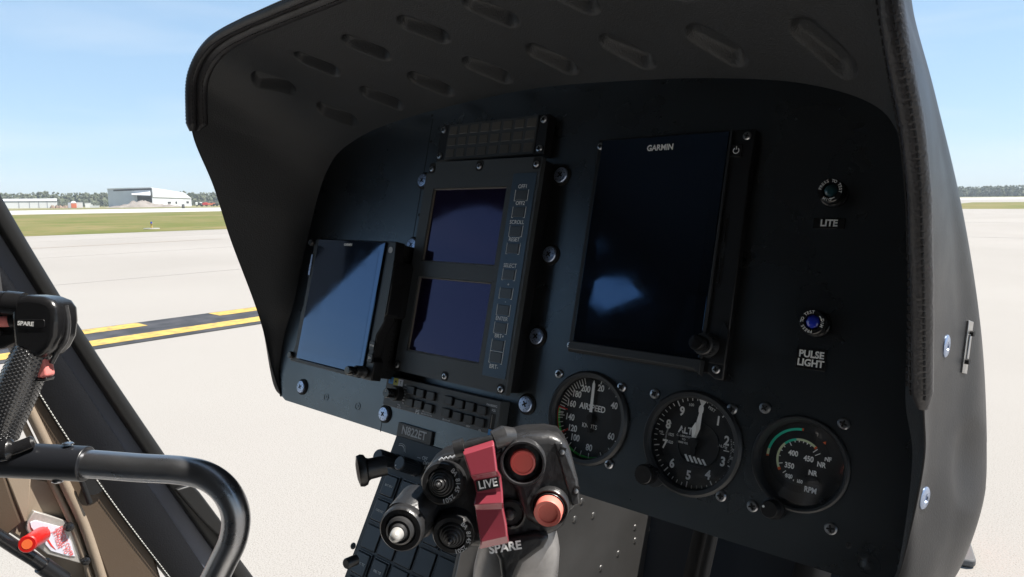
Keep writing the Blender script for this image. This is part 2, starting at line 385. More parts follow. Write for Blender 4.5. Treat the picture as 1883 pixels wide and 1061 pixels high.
iA = 3*NS-2; iB = n1-int(6.2*NS)
tr = sweep(iA, iB, lobe(.001,.0062,-.0060,.0062), rim1, 'edge_trim', LEATH, gs, 'outer padded roll of the hood edge')
tr2 = sweep(iA, iB, lobe(.0128,.0064,-.001,.0056), rim1, 'edge_trim', LEATH, gs, 'inner padded roll of the hood edge')
def stitches(a, c, i0, i1, step, parent, name='stitching', ln=.62, r=.00055):
    b = MB(); L = 0; last = None; pts = []
    for i in range(i0, i1+1):
        t = (rim1[min(i+1,n1)]-rim1[max(i-1,0)]).normalized(); inn = jun[i*4]-rim1[i]; inn = (inn-t*inn.dot(t)).normalized(); nn = t.cross(inn).normalized()
        pts.append(rim1[i]+inn*a+nn*c)
    acc = 0
    for p, q in zip(pts, pts[1:]):
        d = (q-p).length; 
        while acc < d:
            s0 = p.lerp(q, acc/d); e = s0+(q-p).normalized()*step*ln
            b.tube([s0, e], r, n=6); acc += step
        acc -= d
    return b.build(name, THREAD, parent)
stitches(.0015, .0064, iA+3, iB-5, .0052, tr); stitches(.0130, .0058, iA+3, iB-5, .0052, tr2); stitches(-.0048, .000, iA+3, iB-5, .0040, tr, r=.0009)
# bright fixings on the right flank
def flank(px, py, w): return P(px, py, w)
for px, py in ((1738,636),(1698,915)):
    M = skin_frame(px, py)
    b = MB(M); b.lathe([(.0074,0),(.0074,.0010),(.0066,.0016),(.0030,.0018),(.0026,.0010),(0,.0010)]); b.build('side_fastener', FASTN, gs)
M = skin_frame(1775,638) @ Matrix.Translation((0,0,.0006)) @ Matrix.Rotation(R_(90),4,'Z')
b = MB(M); b.box((-.0185,-.0046,-.001),(.0185,.0046,.0012)); lp = b.build('latch_plate', ALU, gs, bevel=.0003)
b = MB(M); b.box((-.0090,-.0014,.0012),(.0090,.0014,.0020)); b.build('latch_tongue', STEEL, lp, bevel=.0003)
for s_ in (-1, 1): b = MB(M); b.cyl((s_*.0100,-s_*.001,.001),(s_*.0100,-s_*.001,.0036),.0020); b.build('latch_stud', MATTE, lp)

# ================================================================== round gauges
def gauge_case(parent, R, Rd, depth, w=.0045):
    b = MB(); b.lathe([(R+.0015,0),(R+.0015,w*.5),(R-.0005,w),(R-.0035,w*.9),(R-.005,w*.2),(Rd+.0006,-depth*.35),(Rd+.0004,-depth-.004),(Rd-.002,-depth-.004)], n=72)
    b.build('gauge_case', BEZEL, parent)
    b = MB(); b.lathe([(Rd+.001,-depth-.002),(Rd+.001,-depth),(0,-depth)], n=64); b.build('dial', DIAL, parent)
glass_m = bpy.data.materials.new('gauge_glass'); glass_m.use_nodes = True
_t = glass_m.node_tree; _t.nodes.clear(); _o = _t.nodes.new('ShaderNodeOutputMaterial'); _mx = _t.nodes.new('ShaderNodeMixShader'); _mx.inputs[0].default_value = .03; _g = _t.nodes.new('ShaderNodeBsdfGlossy'); _tr = _t.nodes.new('ShaderNodeBsdfTransparent')
_g.inputs['Roughness'].default_value = .04
_t.links.new(_tr.outputs[0], _mx.inputs[1]); _t.links.new(_g.outputs[0], _mx.inputs[2]); _t.links.new(_mx.outputs[0], _o.inputs[0])
def gauge_glass(parent, r, z):
    b = MB(); b.lathe([(r,z-.0008),(r,z),(0,z)], n=48); b.build('cover_glass', glass_m, parent)
# --- airspeed
asi = thing('airspeed_indicator', 'round black dial marked AIRSPEED KNOTS with a green arc, left of the altimeter', 'gauge', T(0,0,0), 'round dials along the foot of the panel')
gauge_case(asi, .0402, .0368, .0065); Z = -.0063
b = MB(); 
NA = {'200':(-10.5,24.2),'180':(-19.2,17.9),'160':(-23.6,8.4),'140':(-23.0,-3.8),'120':(-18.5,-13.2),'100':(-14.3,-21.0),'80':(2,-26.6),'60':(22.7,-12.3),'40':(21.6,14.5),'20':(5.5,27.3)}
for k, (x, y) in NA.items(): b.text(k, x*.001, y*.001, Z, .0080, bold=.03, sx=.84)
b.text('AIRSPEED', -.0005, .0088, Z, .0076, bold=.025, sx=.86); b.text('KNOTS', -.0008, -.0079, Z, .0056, bold=.01, sx=.86)
b.build('lettering', WHITE, asi)
b = MB()
for a in range(267-7, 336, 5): b.tick(.0305 if (a-260)%10 else .0292, .0360, a+4, .0007, Z)
for a in (9,26,44,58.8,89,119,136,153,175.3,190,202,214,225,232,239,246,253,260,267): b.tick(.0312, .0362, a, .00065, Z)
b.build('scale_marks', WHITE, asi)
b = MB(); b.arc(.0345,.0366,145,275,Z-.0001,40).arc(.0345,.0366,0,22,Z-.0001,10); b.build('green_arc', GREEN, asi)
b = MB(); b.tick(.0266,.0370,276,.0011,Z+.0003)
for k in range(4): b.tick(.0272+k*.0024,.0284+k*.0024,237.5,.0016,Z+.0003)
b.arc(.0367,.0373,238,275,Z,16); b.build('red_line', RED, asi)
b = MB(Matrix.Translation((0,0,Z+.002))); b.prism([(-.0014,.005),(.0014,.005),(.0013,.030),(0,.0335),(-.0013,.030)],0,.0006, m=Matrix.Rotation(R_(2),4,'Z')); nd = b.build('needle', WHITE, asi)
b = MB(Matrix.Translation((0,0,Z+.0018))); b.lathe([(.0032,0),(.0032,.0016),(0,.0018)],n=20).prism([(-.0014,.005),(.0014,.005),(.0017,-.013),(-.0017,-.013)],0,.0005,m=Matrix.Rotation(R_(2),4,'Z')); b.build('hub', MATTE, nd)
gauge_glass(asi, .0372, -.0012)
# --- altimeter
alt = thing('altimeter', 'round black dial marked ALT and FEET with a knob at its lower left, middle dial', 'gauge', T(.0999,-.0012,0), 'round dials along the foot of the panel')
gauge_case(alt, .0405, .0372, .0065)
b = MB()
for i in range(10):
    a = R_(i*36+3.5); x, y = .0268*math.sin(a), .0268*math.cos(a); b.text(str(i), x, y, Z, .0100, bold=.035, sx=.86)
b.text('ALT', -.0092, .0080, Z, .0078, bold=.03, sx=.9)
for k, s in enumerate(('CALIBRATED','TO','20000 FEET')): b.text(s, -.0098, .0032-k*.0026, Z, .0022, bold=.01, sx=1.05)
b.text('100', -.0072, .0293, Z, .0032, rot=R_(6), bold=.01); b.text('FEET', .0105, .0290, Z, .0032, rot=R_(-22), bold=.01)
b.text('IN.Hg', .0232, .0020, Z, .0032, bold=.01); b.text('mb', -.0305, .0030, Z, .0030, bold=.01); b.text('1025', -.0213, .0022, Z, .0033, bold=.01, sx=.8); b.text('1020', -.0213, -.0040, Z, .0033, bold=.01, sx=.8)
b.text('30', .0322, .0010, Z, .0034, bold=.01, rot=R_(-80)); b.text('29', .0322, .0062, Z, .0030, bold=.01, rot=R_(-80)); b.text('30', .0315, -.0052, Z, .0030, bold=.01, rot=R_(-90))
b.build('lettering', WHITE, alt)
b = MB()
for k in range(50):
    a = k*7.2+3.5
    if 70 < a < 106: continue
    b.tick(.0315 if k % 5 == 0 else .0336, .0362, a, .0009 if k % 5 == 0 else .0006, Z)
for k in range(18): b.tick(.0248,.0262,258+k*2.3,.0003,Z)
for k in range(16): b.tick(.0300,.0312,74+k*2.2,.0003,Z)
b.prism([(-.031,.0008),(-.0275,.0006),(-.0275,.0014),(-.031,.0012)],Z,Z+.0004).prism([(.0245,-.0012),(.029,-.0012),(.029,-.0004),(.0245,-.0004)],Z,Z+.0004)
b.prism([(-.0010,.0352),(.0058,.0347),(.0022,.0292)],Z,Z+.0004)
for k in range(5):
    x = -.0075+k*.0037; b.prism([(x,-.0108-k*.0002),(x+.0017,-.0103-k*.0002),(x+.0052,-.0155),(x+.0034,-.0158)],Z,Z+.0003)
b.build('scale_marks', WHITE, alt)
b = MB(Matrix.Translation((0,0,Z+.0022)))
b.prism([(-.0006,.004),(.0010,.004),(.0028,.0120),(.0014,.0318),(.0000,.0322),(-.0016,.0115)],0,.0006,m=Matrix.Rotation(R_(-5),4,'Z'))
nd = b.build('long_needle', WHITE, alt)
b = MB(Matrix.Translation((0,0,Z+.0035))); b.prism([(-.0012,.004),(.0006,.004),(.0022,.0110),(.0006,.0165),(-.0022,.0112)],0,.0005,m=Matrix.Rotation(R_(2),4,'Z')); b.build('short_needle', WHITE, alt)
b = MB(Matrix.Translation((0,0,Z+.0015))); b.lathe([(.0042,0),(.0042,.0028),(0,.003)],n=20).prism([(-.0018,.004),(.0018,.004),(.0024,-.010),(-.0024,-.010)],0,.0005); b.build('hub', MATTE, nd)
b = MB(); b.lathe([(.0178,Z+.0001),(.0178,Z+.0007),(.0172,Z+.0007),(.0172,Z+.0001)],n=48,m=Matrix.Translation((.003,-.001,0))); b.build('inner_ring', BEZEL, alt)
gauge_glass(alt, .0376, -.0012)
kb = P(1205,870,0); kx, ky = kb[0]-.0999+.0005, kb[1]+.0012
b = MB(); b.prism([(kx+.0108*math.cos(R_(a)),ky+.0108*math.sin(R_(a))) for a in range(120,331,15)]+[(.0392*math.cos(R_(a)),.0392*math.sin(R_(a))) for a in range(252,197,-6)],0,.0040); b.build('knob_boss', BEZEL, alt, bevel=.002)
b = MB(Matrix.Translation((kx,ky,0))); b.lathe([(.0052,.003),(.0052,.011),(.0072,.0112),(.0076,.0122),(.0076,.0215),(.0070,.0224),(0,.0224)],n=26); o = b.build('baro_knob', GLOSS, alt)
b = MB(Matrix.Translation((kx,ky,0)))
for k in range(26): a = k*2*math.pi/26; b.box((-.0006,.0072,.0125),(.0006,.0081,.0210), m=Matrix.Rotation(a,4,'Z'))
b.build('knurling', GLOSS, o)
# --- rotor tachometer
rt = thing('rotor_tachometer', 'smaller round dial marked NR NF RPM with teal arcs, rightmost of the three dials', 'gauge', T(.1836,.0018,0), 'round dials along the foot of the panel')
b = MB(); b.lathe([(.0345,0),(.0345,.0018),(.0332,.003),(.0318,.0028),(.0300,-.001),(.0290,-.006),(.0270,-.006)],n=64); b.build('gauge_case', BEZEL, rt)
b = MB(); b.lathe([(.0295,-.007),(.0295,-.005),(0,-.005)],n=64); b.build('dial', DIAL, rt)
Z2 = -.0048; O = (-.0015,.0008)
b = MB(); b.arc(.0172,.0222,169,428,Z2,60,O,.0001).prism([(.0033,-.0078),(.0142,-.0078),(.0142,-.0128),(.0033,-.0128)],Z2,Z2+.0001); b.build('dark_window', MATTE, rt)
b = MB(); b.arc(.0223,.0241,282,358,Z2,30,O); b.arc(.0150,.0166,313,346,Z2,14,O); b.build('teal_arc', TEAL, rt)
b = MB(); b.arc(.0223,.0241,271,282,Z2,5,O); b.arc(.0150,.0166,243,313,Z2,20,O); b.arc(.0150,.0166,346,397,Z2,16,O); b.build('pale_arc', PALE, rt)
b = MB(); b.arc(.0223,.0243,358,361,Z2,3,O); b.arc(.0223,.0241,268,271,Z2,3,O); b.arc(.0148,.0168,236,243,Z2,4,O); b.arc(.0146,.0168,397,402,Z2,3,O); b.prism([(.0128,.0178),(.0150,.0190),(.0150,.0166)],Z2,Z2+.0003); b.build('orange_marks', ORANGE, rt)
b = MB()
for s, x, y, z in (('400',-6.5,5.6,5.4),('450',4.6,4.0,5.4),('350',-8.2,-3.8,5.4),('300',-7.6,-11.3,4.0),('150',.2,-13.3,3.4),('NR',13.6,1.8,5.0),('NF',17.6,6.6,4.4),('NR',8.5,-5.3,5.0),('RPM',8.3,-17.6,5.4)):
    b.text(s, x*.001, y*.001, Z2, z*.001, bold=.035, sx=.85)
b.build('lettering', WHITE, rt)
b = MB()
for a, l in ((253,1),(275,0),(292,0),(306,0),(326,1),(341,0),(353,0),(5,0),(16,0),(27,0),(45,1),(57,1),(225,1),(216,0),(202,0),(190,0),(177,0)): b.tick(.0150-(.0028 if l else .0012), .0150+(.0012 if 44<a<60 else 0), a, .0006, Z2, O)
b.build('scale_marks', WHITE, rt)
gauge_glass(rt, .0296, -.0010)
# dimmer knob
q = P(1409,934,.010); dk = thing('dimmer_knob', 'small black rotary knob with a white dot, just below the rotor dial', 'knob', T(q[0]+.003,q[1],0))
b = MB(); b.lathe([(.0082,0),(.0078,.0045),(.0064,.005),(.0062,.0125),(.0056,.0135),(0,.0135)],n=30); b.build('knob_body', BLACK, dk)
b = MB(); b.cyl((-.0040,.0012,.0132),(-.0040,.0012,.0138),.0009,n=12); b.build('index_dot', WHITE, dk)
# press to test lamps
def lamp(px, py, lens, label, rot, grp):
    q = P(px, py, .012); t = thing('indicator_lamp', label, 'indicator lamp', T(q[0]+.0015,q[1],0), grp)
    b = MB(); b.lathe([(.0098,0),(.0098,.004),(.0090,.0045),(.0090,.0135),(.0084,.0142),(.0056,.0142),(.0052,.0130),(.0052,.0100),(0,.0100)],n=36); b.build('housing', GLOSS, t)
    b = MB(); b.lathe([(.0051,.0095),(.0051,.0128),(.0040,.0140),(.002,.0146),(0,.0148)],n=8); b.build('lens', lens, t)
    b = MB()
    for s, a0, st in (('PRESS TO TEST', rot, -15), ('DIM', rot+178, -17)):
        for k, ch in enumerate(s):
            if ch == ' ': continue
            a = R_(a0+(k-(len(s)-1)/2)*st); b.text(ch, .0070*math.cos(a), .0070*math.sin(a), .0143, .0030, rot=a-math.pi/2, bold=.02)
    b.arc(.0062,.0068,90-(rot+225)+0,90-(rot+225)+32,.0143,6); b.build('lettering', WHITE, t)
    return t
LG = mat('green_lens', (.01,.05,.06), .12, coat=.5); LB = mat('blue_lens', (.01,.03,.45), .12, coat=1)
lamp(1524,351,LG,'dark green push-to-test lamp above the LITE placard',80,'push to test lamps')
lamp(1491,592,LB,'blue push-to-test lamp above the PULSE LIGHT placard',180,'push to test lamps')
# ================================================================== right-hand display
gd = thing('navigation_display', 'largest display, upright black touchscreen with maker lettering, between the engine display and the two lamps', 'display screen', T(.048,.154,0), 'dark glass displays')
L = lambda u, v: (u-.048, v-.154)
b = MB(); b.prism([L(-.0265,.0555),L(.110,.0555),L(.1155,.0520),L(.1225,.0520),L(.1225,.2540),L(.1050,.2545),L(.098,.2555),L(-.0265,.2555)],0,.0085); b.build('bezel', BLACK, gd, bevel=.0012)
b = MB(); b.box((*L(-.0212,.0655),.0085),(*L(.1015,.2530),.0105)); g = b.build('glass', GLASS, gd, bevel=.0008)
b = MB(); b.prism([L(-.0245,.0560),L(.1005,.0560),L(.106,.0520),L(.106,.066),L(-.0225,.066)],.0084,.0135,top=[L(-.0235,.0580),L(.0985,.0580),L(.1045,.054),L(.1045,.0655),L(-.0215,.0655)]); b.build('lower_lip', BEZEL, gd, bevel=.0006)
b = MB(); b.box((*L(.1022,.0660),.0085),(*L(.1042,.2535),.0112)); b.build('side_rail', BEZEL, gd, bevel=.0004)
LCDK = mat('switched_off_panel', (.005,.006,.009), .06, spec=1.0, rvar=.03, vscale=30, stint=(.30,.55,1)); LCDK.node_tree.nodes['Principled BSDF'].inputs['IOR'].default_value = 1.7
b = MB(); b.box((*L(-.0095,.0730),.0103),(*L(.0925,.2320),.01062)); b.build('active_area', LCDK, g)
b = MB(); b.text('GARMIN', .040-.048, .2425-.154, .0106, .0072, bold=.03, sx=.93); b.build('lettering', WHITE, gd)
b = MB(Matrix.Translation((*L(.1088,.2362),.0085))); b.box((-.0048,-.0055,0),(.0048,.0055,.0012)); o = b.build('power_button', GLOSS, gd, bevel=.0006)
b = MB(Matrix.Translation((*L(.1088,.2362),.0098))); b.arc(.0020,.0027,35,325,0,20).box((-.00035,.0008,0),(.00035,.0036,.0002)); b.build('power_symbol', WHITE, o)
for v0, v1 in ((.157,.1845),(.124,.1515)):
    b = MB(); b.prism(rrect(*L(.1058,v0),*L(.1100,v1),.0012),.0084,.0090); o = b.build('card_slot', MATTE, gd)
    b = MB(); b.box((*L(.1070,v0+.004),.0089),(*L(.1088,v1-.004),.0096)); b.build('slot_cover', GLOSS, o)
b = MB(); b.prism([L(.1095,.0640),L(.1225,.0640),L(.1225,.091),L(.1178,.098)],.0083,.0100); b.build('corner_web', BLACK, gd, bevel=.0005)
for p in ((-.0232,.2482),(.1160,.2482),(-.0238,.0615),(.1160,.0598)): small_screw(gd, *L(*p), .0085 if p[0] > 0 else .0085, .0034)
def dual_knob(parent, x, y, z, r0, h0, r1, h1, name='twin_knob'):
    M = Matrix.Translation((x, y, z)); b = MB(M); b.lathe([(r0*1.12,0),(r0*1.08,.002),(r0,.003),(r0*.95,h0),(r0*.85,h0+.001),(0,h0+.001)],n=32)
    for k in range(24): a = k*2*math.pi/24; b.box((-.0004,r0*.93,.004),(.0004,r0*1.03,h0-.001), m=Matrix.Rotation(a,4,'Z'))
    o = b.build(name, BEZEL, parent)
    b = MB(M); b.lathe([(r1*.92,h0),(r1*.92,h1-.007),(r1*1.02,h1-.006),(r1,h1-.0015),(r1*.85,h1),(0,h1+.0003)],n=28); b.build('knob_tip', GLOSS, o)
kq = P(1304,635,.0085); dual_knob(gd, *L(kq[0]-.0005,kq[1]), .0085, .0088, .0115, .0062, .0245)

# ================================================================== left-hand display
ld = thing('tilted_display', 'smaller black touchscreen standing proud at the left end of the panel, reflecting blue sky', 'display screen', T(-.3300,.0675,.045) @ Matrix.Rotation(R_(-3.0),4,'Y') @ Matrix.Diagonal((1.09,1,1,1)) @ Matrix.Translation((0,0,-.045)), 'dark glass displays')
L = lambda u, v: (u+.333, v-.067)
b = MB(); b.box((*L(-.402,-.006),-.001),(*L(-.2615,.143),.030)); hb = b.build('rear_body', MATTE, ld, bevel=.001)
b = MB()
for k in range(26):
    for j in range(2):
        v = -.001+k*.0056+j*.0028; b.cyl((L(-.2618,v)[0],L(0,v)[1],.008+j*.010),(L(-.2611,v)[0],L(0,v)[1],.008+j*.010),.0007,n=8)
b.build('vent_studs', GLOSS, hb)
b = MB(); b.prism([L(-.410,-.009),L(-.268,-.0085),L(-.2545,-.0085),L(-.2545,.012),L(-.2585,.016),L(-.2585,.040),L(-.2500,.055),L(-.2500,.120),L(-.2520,.1430),L(-.395,.1440),L(-.402,.142),L(-.402,.060),L(-.4045,.050),L(-.404,.012)],.030,.0425); b.build('bezel', BLACK, ld, bevel=.001)
b = MB(); b.prism([L(-.2512,.060),L(-.2480,.064),L(-.2480,.118),L(-.2512,.124)],.016,.0435); b.build('side_grip', GLOSS, ld, bevel=.0015)
b = MB(); b.prism([L(-.3935,-.004),L(-.2690,-.004),L(-.2665,.1415),L(-.3905,.1430)],.0425,.0450); g = b.build('glass', GLASS, ld, bevel=.0005)
b = MB(); b.box((*L(-.387,.006),.0449),(*L(-.2745,.132),.04515)); b.build('active_area', LCDK, g)
b = MB(); b.prism([L(-.3925,-.0085),L(-.272,-.0085),L(-.274,-.0045),L(-.391,-.0045)],.0424,.0465); b.build('lower_lip', BEZEL, ld, bevel=.0005)
b = MB(); b.text('GARMIN', *L(-.331,.1372), .0453, .0040, bold=.03); b.build('lettering', WHITE, ld)
b = MB(Matrix.Translation((*L(-.2590,.1335),.0425))); b.lathe([(.0034,0),(.0034,.0006),(.0027,.0006),(.0027,.0002),(0,.0002)],n=24); b.build('power_ring', GREYP, ld)
for v, s in ((.0285,'HOME'),(.0150,'D>')):
    b = MB(); b.prism(rrect(*L(-.2650,v-.0048),*L(-.2570,v+.0048),.0018),.0424,.0445); o = b.build('button', BLACK, ld, bevel=.0003)
    b = MB(); b.text(s, *L(-.2610,v), .0446, .0026 if len(s) > 3 else .0036, bold=.03, sx=.9); b.build('lettering', WHITE, o)
b = MB(); b.box((*L(-.4025,.098),.0425),(*L(-.3990,.124),.0436)); b.build('card_slot', FASTN, ld, bevel=.0003)
for p in ((-.4055,.1385),(-.4075,-.002)):
    b = MB(Matrix.Translation((*L(*p),.036))); b.lathe([(.0042,0),(.0042,.0095),(.0036,.0105),(0,.0105)],n=20); b.build('mounting_stud', GLOSS, ld)
dual_knob(ld, *L(-.2695,-.001), .0425, .0060, .0105, .0048, .0215)

# ================================================================== engine display
ed = thing('engine_display', 'tall grey double-screen engine display with a column of lettered keys at its right, mid-panel', 'display screen', T(-.16,.122,0))
L = lambda u, v: (u+.16, v-.122)
b = MB(); b.box((*L(-.236,.008),-.001),(*L(-.0815,.2365),.016)); b.build('case', BLACK, ed, bevel=.0008)
fo = [L(-.2405,.0065),L(-.0790,.0055),L(-.0795,.2375),L(-.2300,.2385),L(-.2300,.2262),L(-.2405,.2262)]
S1 = (-.2257,.1275,-.1192,.2090); S2 = (-.2257,.0296,-.1192,.1110)
face = flat_with_holes('face_plate', fo, [[L(s[0],s[1]),L(s[2],s[1]),L(s[2],s[3]),L(s[0],s[3])] for s in (S1,S2)], .0065, VEMDF, ed); face.location = (0,0,.01875)
bv = face.modifiers.new('b','BEVEL'); bv.width = .0007; bv.segments = 2; bv.limit_method = 'ANGLE'
FR = mat('screen_frame', (.16,.14,.12), .4)
for s in (S1, S2):
    b = MB(); b.box((*L(s[0]+.0001,s[1]+.0001),.0162),(*L(s[2]-.0001,s[3]-.0001),.0185)); o = b.build('screen', LCD, ed)
    b = MB(); t_ = .0016; a0, a1, a2, a3 = s
    for x0, y0, x1, y1 in ((a0,a1,a2,a1+t_),(a0,a3-t_,a2,a3),(a0,a1+t_,a0+t_,a3-t_),(a2-t_,a1+t_,a2,a3-t_)): b.box((*L(x0+.0001,y0+.0001),.0184),(*L(x1-.0001,y1-.0001),.0204))
    b.build('screen_frame', FR, o, bevel=.0004)
b = MB(); b.prism(rrect(*L(-.1125,.0200),*L(-.0825,.2215),.0012),.0219,.0226); st = b.build('key_strip', STRIP, ed, bevel=.0002)
KEYM = mat('rubber_key', (.050,.056,.062), .35)
keys = [('OFF1',961,359),('OFF2',956,390),('SCROLL',950,425),('RESET',945,457),('SELECT',936,505),('+',931,539),('-',926,570),('ENTER',921,603),('BRT+',916,635),('BRT-',911,657)]
pos = {}
for s, px, py in keys:
    q = P(px, py, .0226); x, y = q[0]+.16, q[1]-.122; x = -.0978+.16; pos[s] = y
    b = MB(); b.box((x-.0068,y-.0048,.0222),(x+.0068,y+.0048,.0232)); o = b.build('key', KEYM, ed, bevel=.0004)
    b = MB(); zz = .02265; w1 = .00038
    b.box((x-.0084,y-.0058,zz),(x-.0084+w1,y+.0056,zz+.0002)).box((x+.0084-w1,y-.0058,zz),(x+.0084,y+.0056,zz+.0002))
    if s != 'BRT+': b.box((x-.0084+w1,y-.0058,zz),(x-.0064,y-.0058+w1,zz+.0002)).box((x+.0064,y-.0058,zz),(x+.0084-w1,y-.0058+w1,zz+.0002))
    else: b.box((x-.0084+w1,y-.0062,zz+.0008),(x+.0084-w1,y-.0062+w1,zz+.0010))
    if s == 'BRT-': b.text(s, x-.001, y-.0092, zz, .0058, bold=0, sx=.95)
    elif s in '+-': b.text(s, x+.001, y+.0083, zz, .0050)
    else: b.text(s, x+(-.0005 if len(s) > 4 else 0), y+.0088, zz, .0056, bold=0, sx=.92)
    b.build('lettering', GREYP if 0 else WHITE, o)
for px, py in ((882,306),(987,302),(731,671),(818,692),(921,716),(795,311)):
    q = P(px, py, .022); x, y = q[0]+.16, q[1]-.122
    up_ = y > 0; b = MB(); e = .1158 if up_ else -.1158
    yy = sorted((y-(.005 if up_ else -.005), e)); pts = [(x-.0045,yy[0]),(x+.0045,yy[0]),(x+.0045,yy[1]),(x-.0045,yy[1])] if 0 else rrect(x-.0048, yy[0], x+.0048, yy[1], .0035 if abs(yy[1]-yy[0]) > .008 else .002)
    b.prism(pts,.0219,.0223); b.build('screw_pocket', MATTE, ed); small_screw(ed, x, y, .0222, .0032)
# ================================================================== annunciator panel
an = thing('warning_panel', 'long unlit warning light panel of three rows of small windows, above the engine display', 'warning panel', T(-.1635,.264,0))
b = MB(); b.box((-.0765,-.0210,0),(.0765,.0205,.0120)); b.build('housing', BLACK, an, bevel=.0008)
b = MB(); b.box((-.0625,-.0200,.0119),(.0640,.0200,.0132)); b.build('window_carrier', VEMDF, an, bevel=.0005)
WIN = mat('unlit_window', (.095,.090,.080), .3)
for r in range(3):
    for c in range(8):
        b = MB(); x = -.0545+c*.01585; y = .0128-r*.0128; b.box((x-.0060,y-.0046,.0128),(x+.0060,y+.0046,.0136)); b.build('warning_window', WIN, an, bevel=.0006)
for x, y in ((-.0712,.0150),(.0705,.0150),(-.0712,-.0150),(.0705,-.0150)): small_screw(an, x, y, .0120, .0038)
# ================================================================== audio panel
ap = thing('audio_panel', 'low wide audio panel with black push keys and a USB slot, under the engine display', 'audio panel', T(-.174,-.018,0))
AU = lambda px, py, w: (P(px,py,w)[0]+.174, P(px,py,w)[1]+.018)
b = MB(); b.box((-.0842,-.0165,0),(.0842,.0165,.0140)); b.build('housing', VEMDF, ap, bevel=.0008)
ks = [(400,305),(490,335),(592,360),(385,425),(470,445),(570,480),(765,405),(870,440),(975,465),(1090,500),(740,525),(850,560),(960,590),(1070,620)]
for x, y in ks:
    q = AU(680+x/5.307, 660+y/5.307, .0165); b = MB(); b.box((q[0]-.0058,q[1]-.0044,.0138),(q[0]+.0058,q[1]+.0044,.0172)); b.build('push_key', BLACK, ap, bevel=.0007)
b = MB()
for s, x, y, z in (('PMA8000G',1190,455,.0030),('CREW',0,0,0),('Bluetooth',745,597,.0027),('DIST',958,660,.0026),('PA',1072,697,.0028),('SQL',1210,503,.0030),('VOL',283,450,.0024),('MUTE',283,472,.0022)):
    if z: q = AU(680+x/5.307, 660+y/5.307, .0142); b.text(s if s != 'Bluetooth' else 'Bluetooth', q[0], q[1], .0141, z, bold=.02)
for k, s in enumerate(('MIC','COM','1/2','COM','3/4','EMG','TEL')):
    q = AU(680+(348-k*4.2)/5.307, 660+(258+k*29)/5.307, .0142); b.text(s, q[0], q[1], .0141, .0021, bold=.02)
q = AU(680+463/5.307, 660+518/5.307, .0142); b.text('PS', q[0], q[1], .0141, .0060, bold=.03); q = AU(680+555/5.307, 660+533/5.307, .0142)
b.text('ENGINEERING', q[0], q[1]+.0012, .0141, .0022, bold=.02); b.text('INCORPORATED', q[0], q[1]-.0012, .0141, .0022, bold=.02)
b.build('lettering', GREYP, ap)
q = AU(680+1195/5.307, 660+612/5.307, .0142); b = MB(); b.box((q[0]-.0030,q[1]-.0075,.0139),(q[0]+.0030,q[1]+.0075,.0143)); o = b.build('usb_slot', MATTE, ap)
b = MB(); b.box((q[0]-.0016,q[1]-.0066,.0142),(q[0]-.0006,q[1]+.0066,.0146)); b.build('contact', FR, o)
TB = mat('tag_blue', (.03,.22,.55), .5); TY = mat('tag_yellow', (.42,.42,.05), .5); TW = mat('tag_white', (.55,.60,.68), .5)
for m_, x, y in ((TB,208,208),(TY,254,222),(TW,300,234),(TB,1175,718)):
    q = AU(680+x/5.307, 660+y/5.307, .0142); b = MB(); s = .0038 if x < 1000 else .0028; b.box((q[0]-s,q[1]-s,.0139),(q[0]+s,q[1]+s,.01425)); o = b.build('colour_tag', m_, ap)
    if x < 1000: b = MB(); b.text('O' if x == 208 else 'M' if x == 254 else 'T', q[0], q[1], .0143, .0045, bold=.01); b.build('lettering', MATTE, o)
q = AU(735,724,.014); M_ = Matrix.Translation((q[0]-.001,q[1],.0138)); b = MB(M_); b.lathe([(.0082,0),(.0080,.008),(.0072,.0088),(0,.0088)],n=30); o = b.build('volume_knob', BLACK, ap)
b = MB(M_); b.lathe([(.0052,.008),(.0052,.0185),(.0046,.0195),(0,.0195)],n=26); b.build('knob_tip', GLOSS, o)
b = MB(M_); b.box((-.0003,.001,.0194),(.0003,.0046,.0198)); b.build('index_mark', GREYP, o)

# ================================================================== centre console with switch keys
PHI = R_(15)
a0 = P(714,872.7,.012)
CM = PM @ Matrix.Translation(a0) @ Matrix.Rotation(-PHI, 4, 'X')     # local x right, y up the console face
CS = mat('console_paint', (.020,.023,.027), .45, bump=.2, bscale=1000)
KEYB = mat('console_key', (.024,.030,.038), .38)
GUARDK = mat('key_guard_grey', (.060,.066,.075), .35)
cs = thing('centre_console', 'dark switch console below the panel, rows of square push keys and two rotary knobs', 'switch console', CM)
b = MB(); b.prism([(-.0095,-.30),(.172,-.30),(.172,.043),(-.0095,.043),(-.0095,-.02),(-.0095,-.27)],-.060,0); b.build('face_plate', CS, cs, bevel=.001)
b = MB(); b.prism([(-.0175,-.30),(-.0096,-.30),(-.0096,-.155),(-.0120,-.15),(-.0120,-.142),(-.0175,-.138)],-.01,-.002); b.build('side_flange', CS, cs, bevel=.0006)
b = MB(); b.prism([(-.020,.043),(.172,.043),(.172,.051),(-.006,.051)],-.060,-.001); b.build('top_lip', CS, cs, bevel=.0008)
pitch = .0268; txt = {(0,0):'BAT EPU',(0,1):'GEN',(1,0):'AVIONIC',(1,1):'HYD',(3,0):'LIGHT TST',(3,1):'FIRE TST',(0,2):'START',(1,2):'PITOT'}
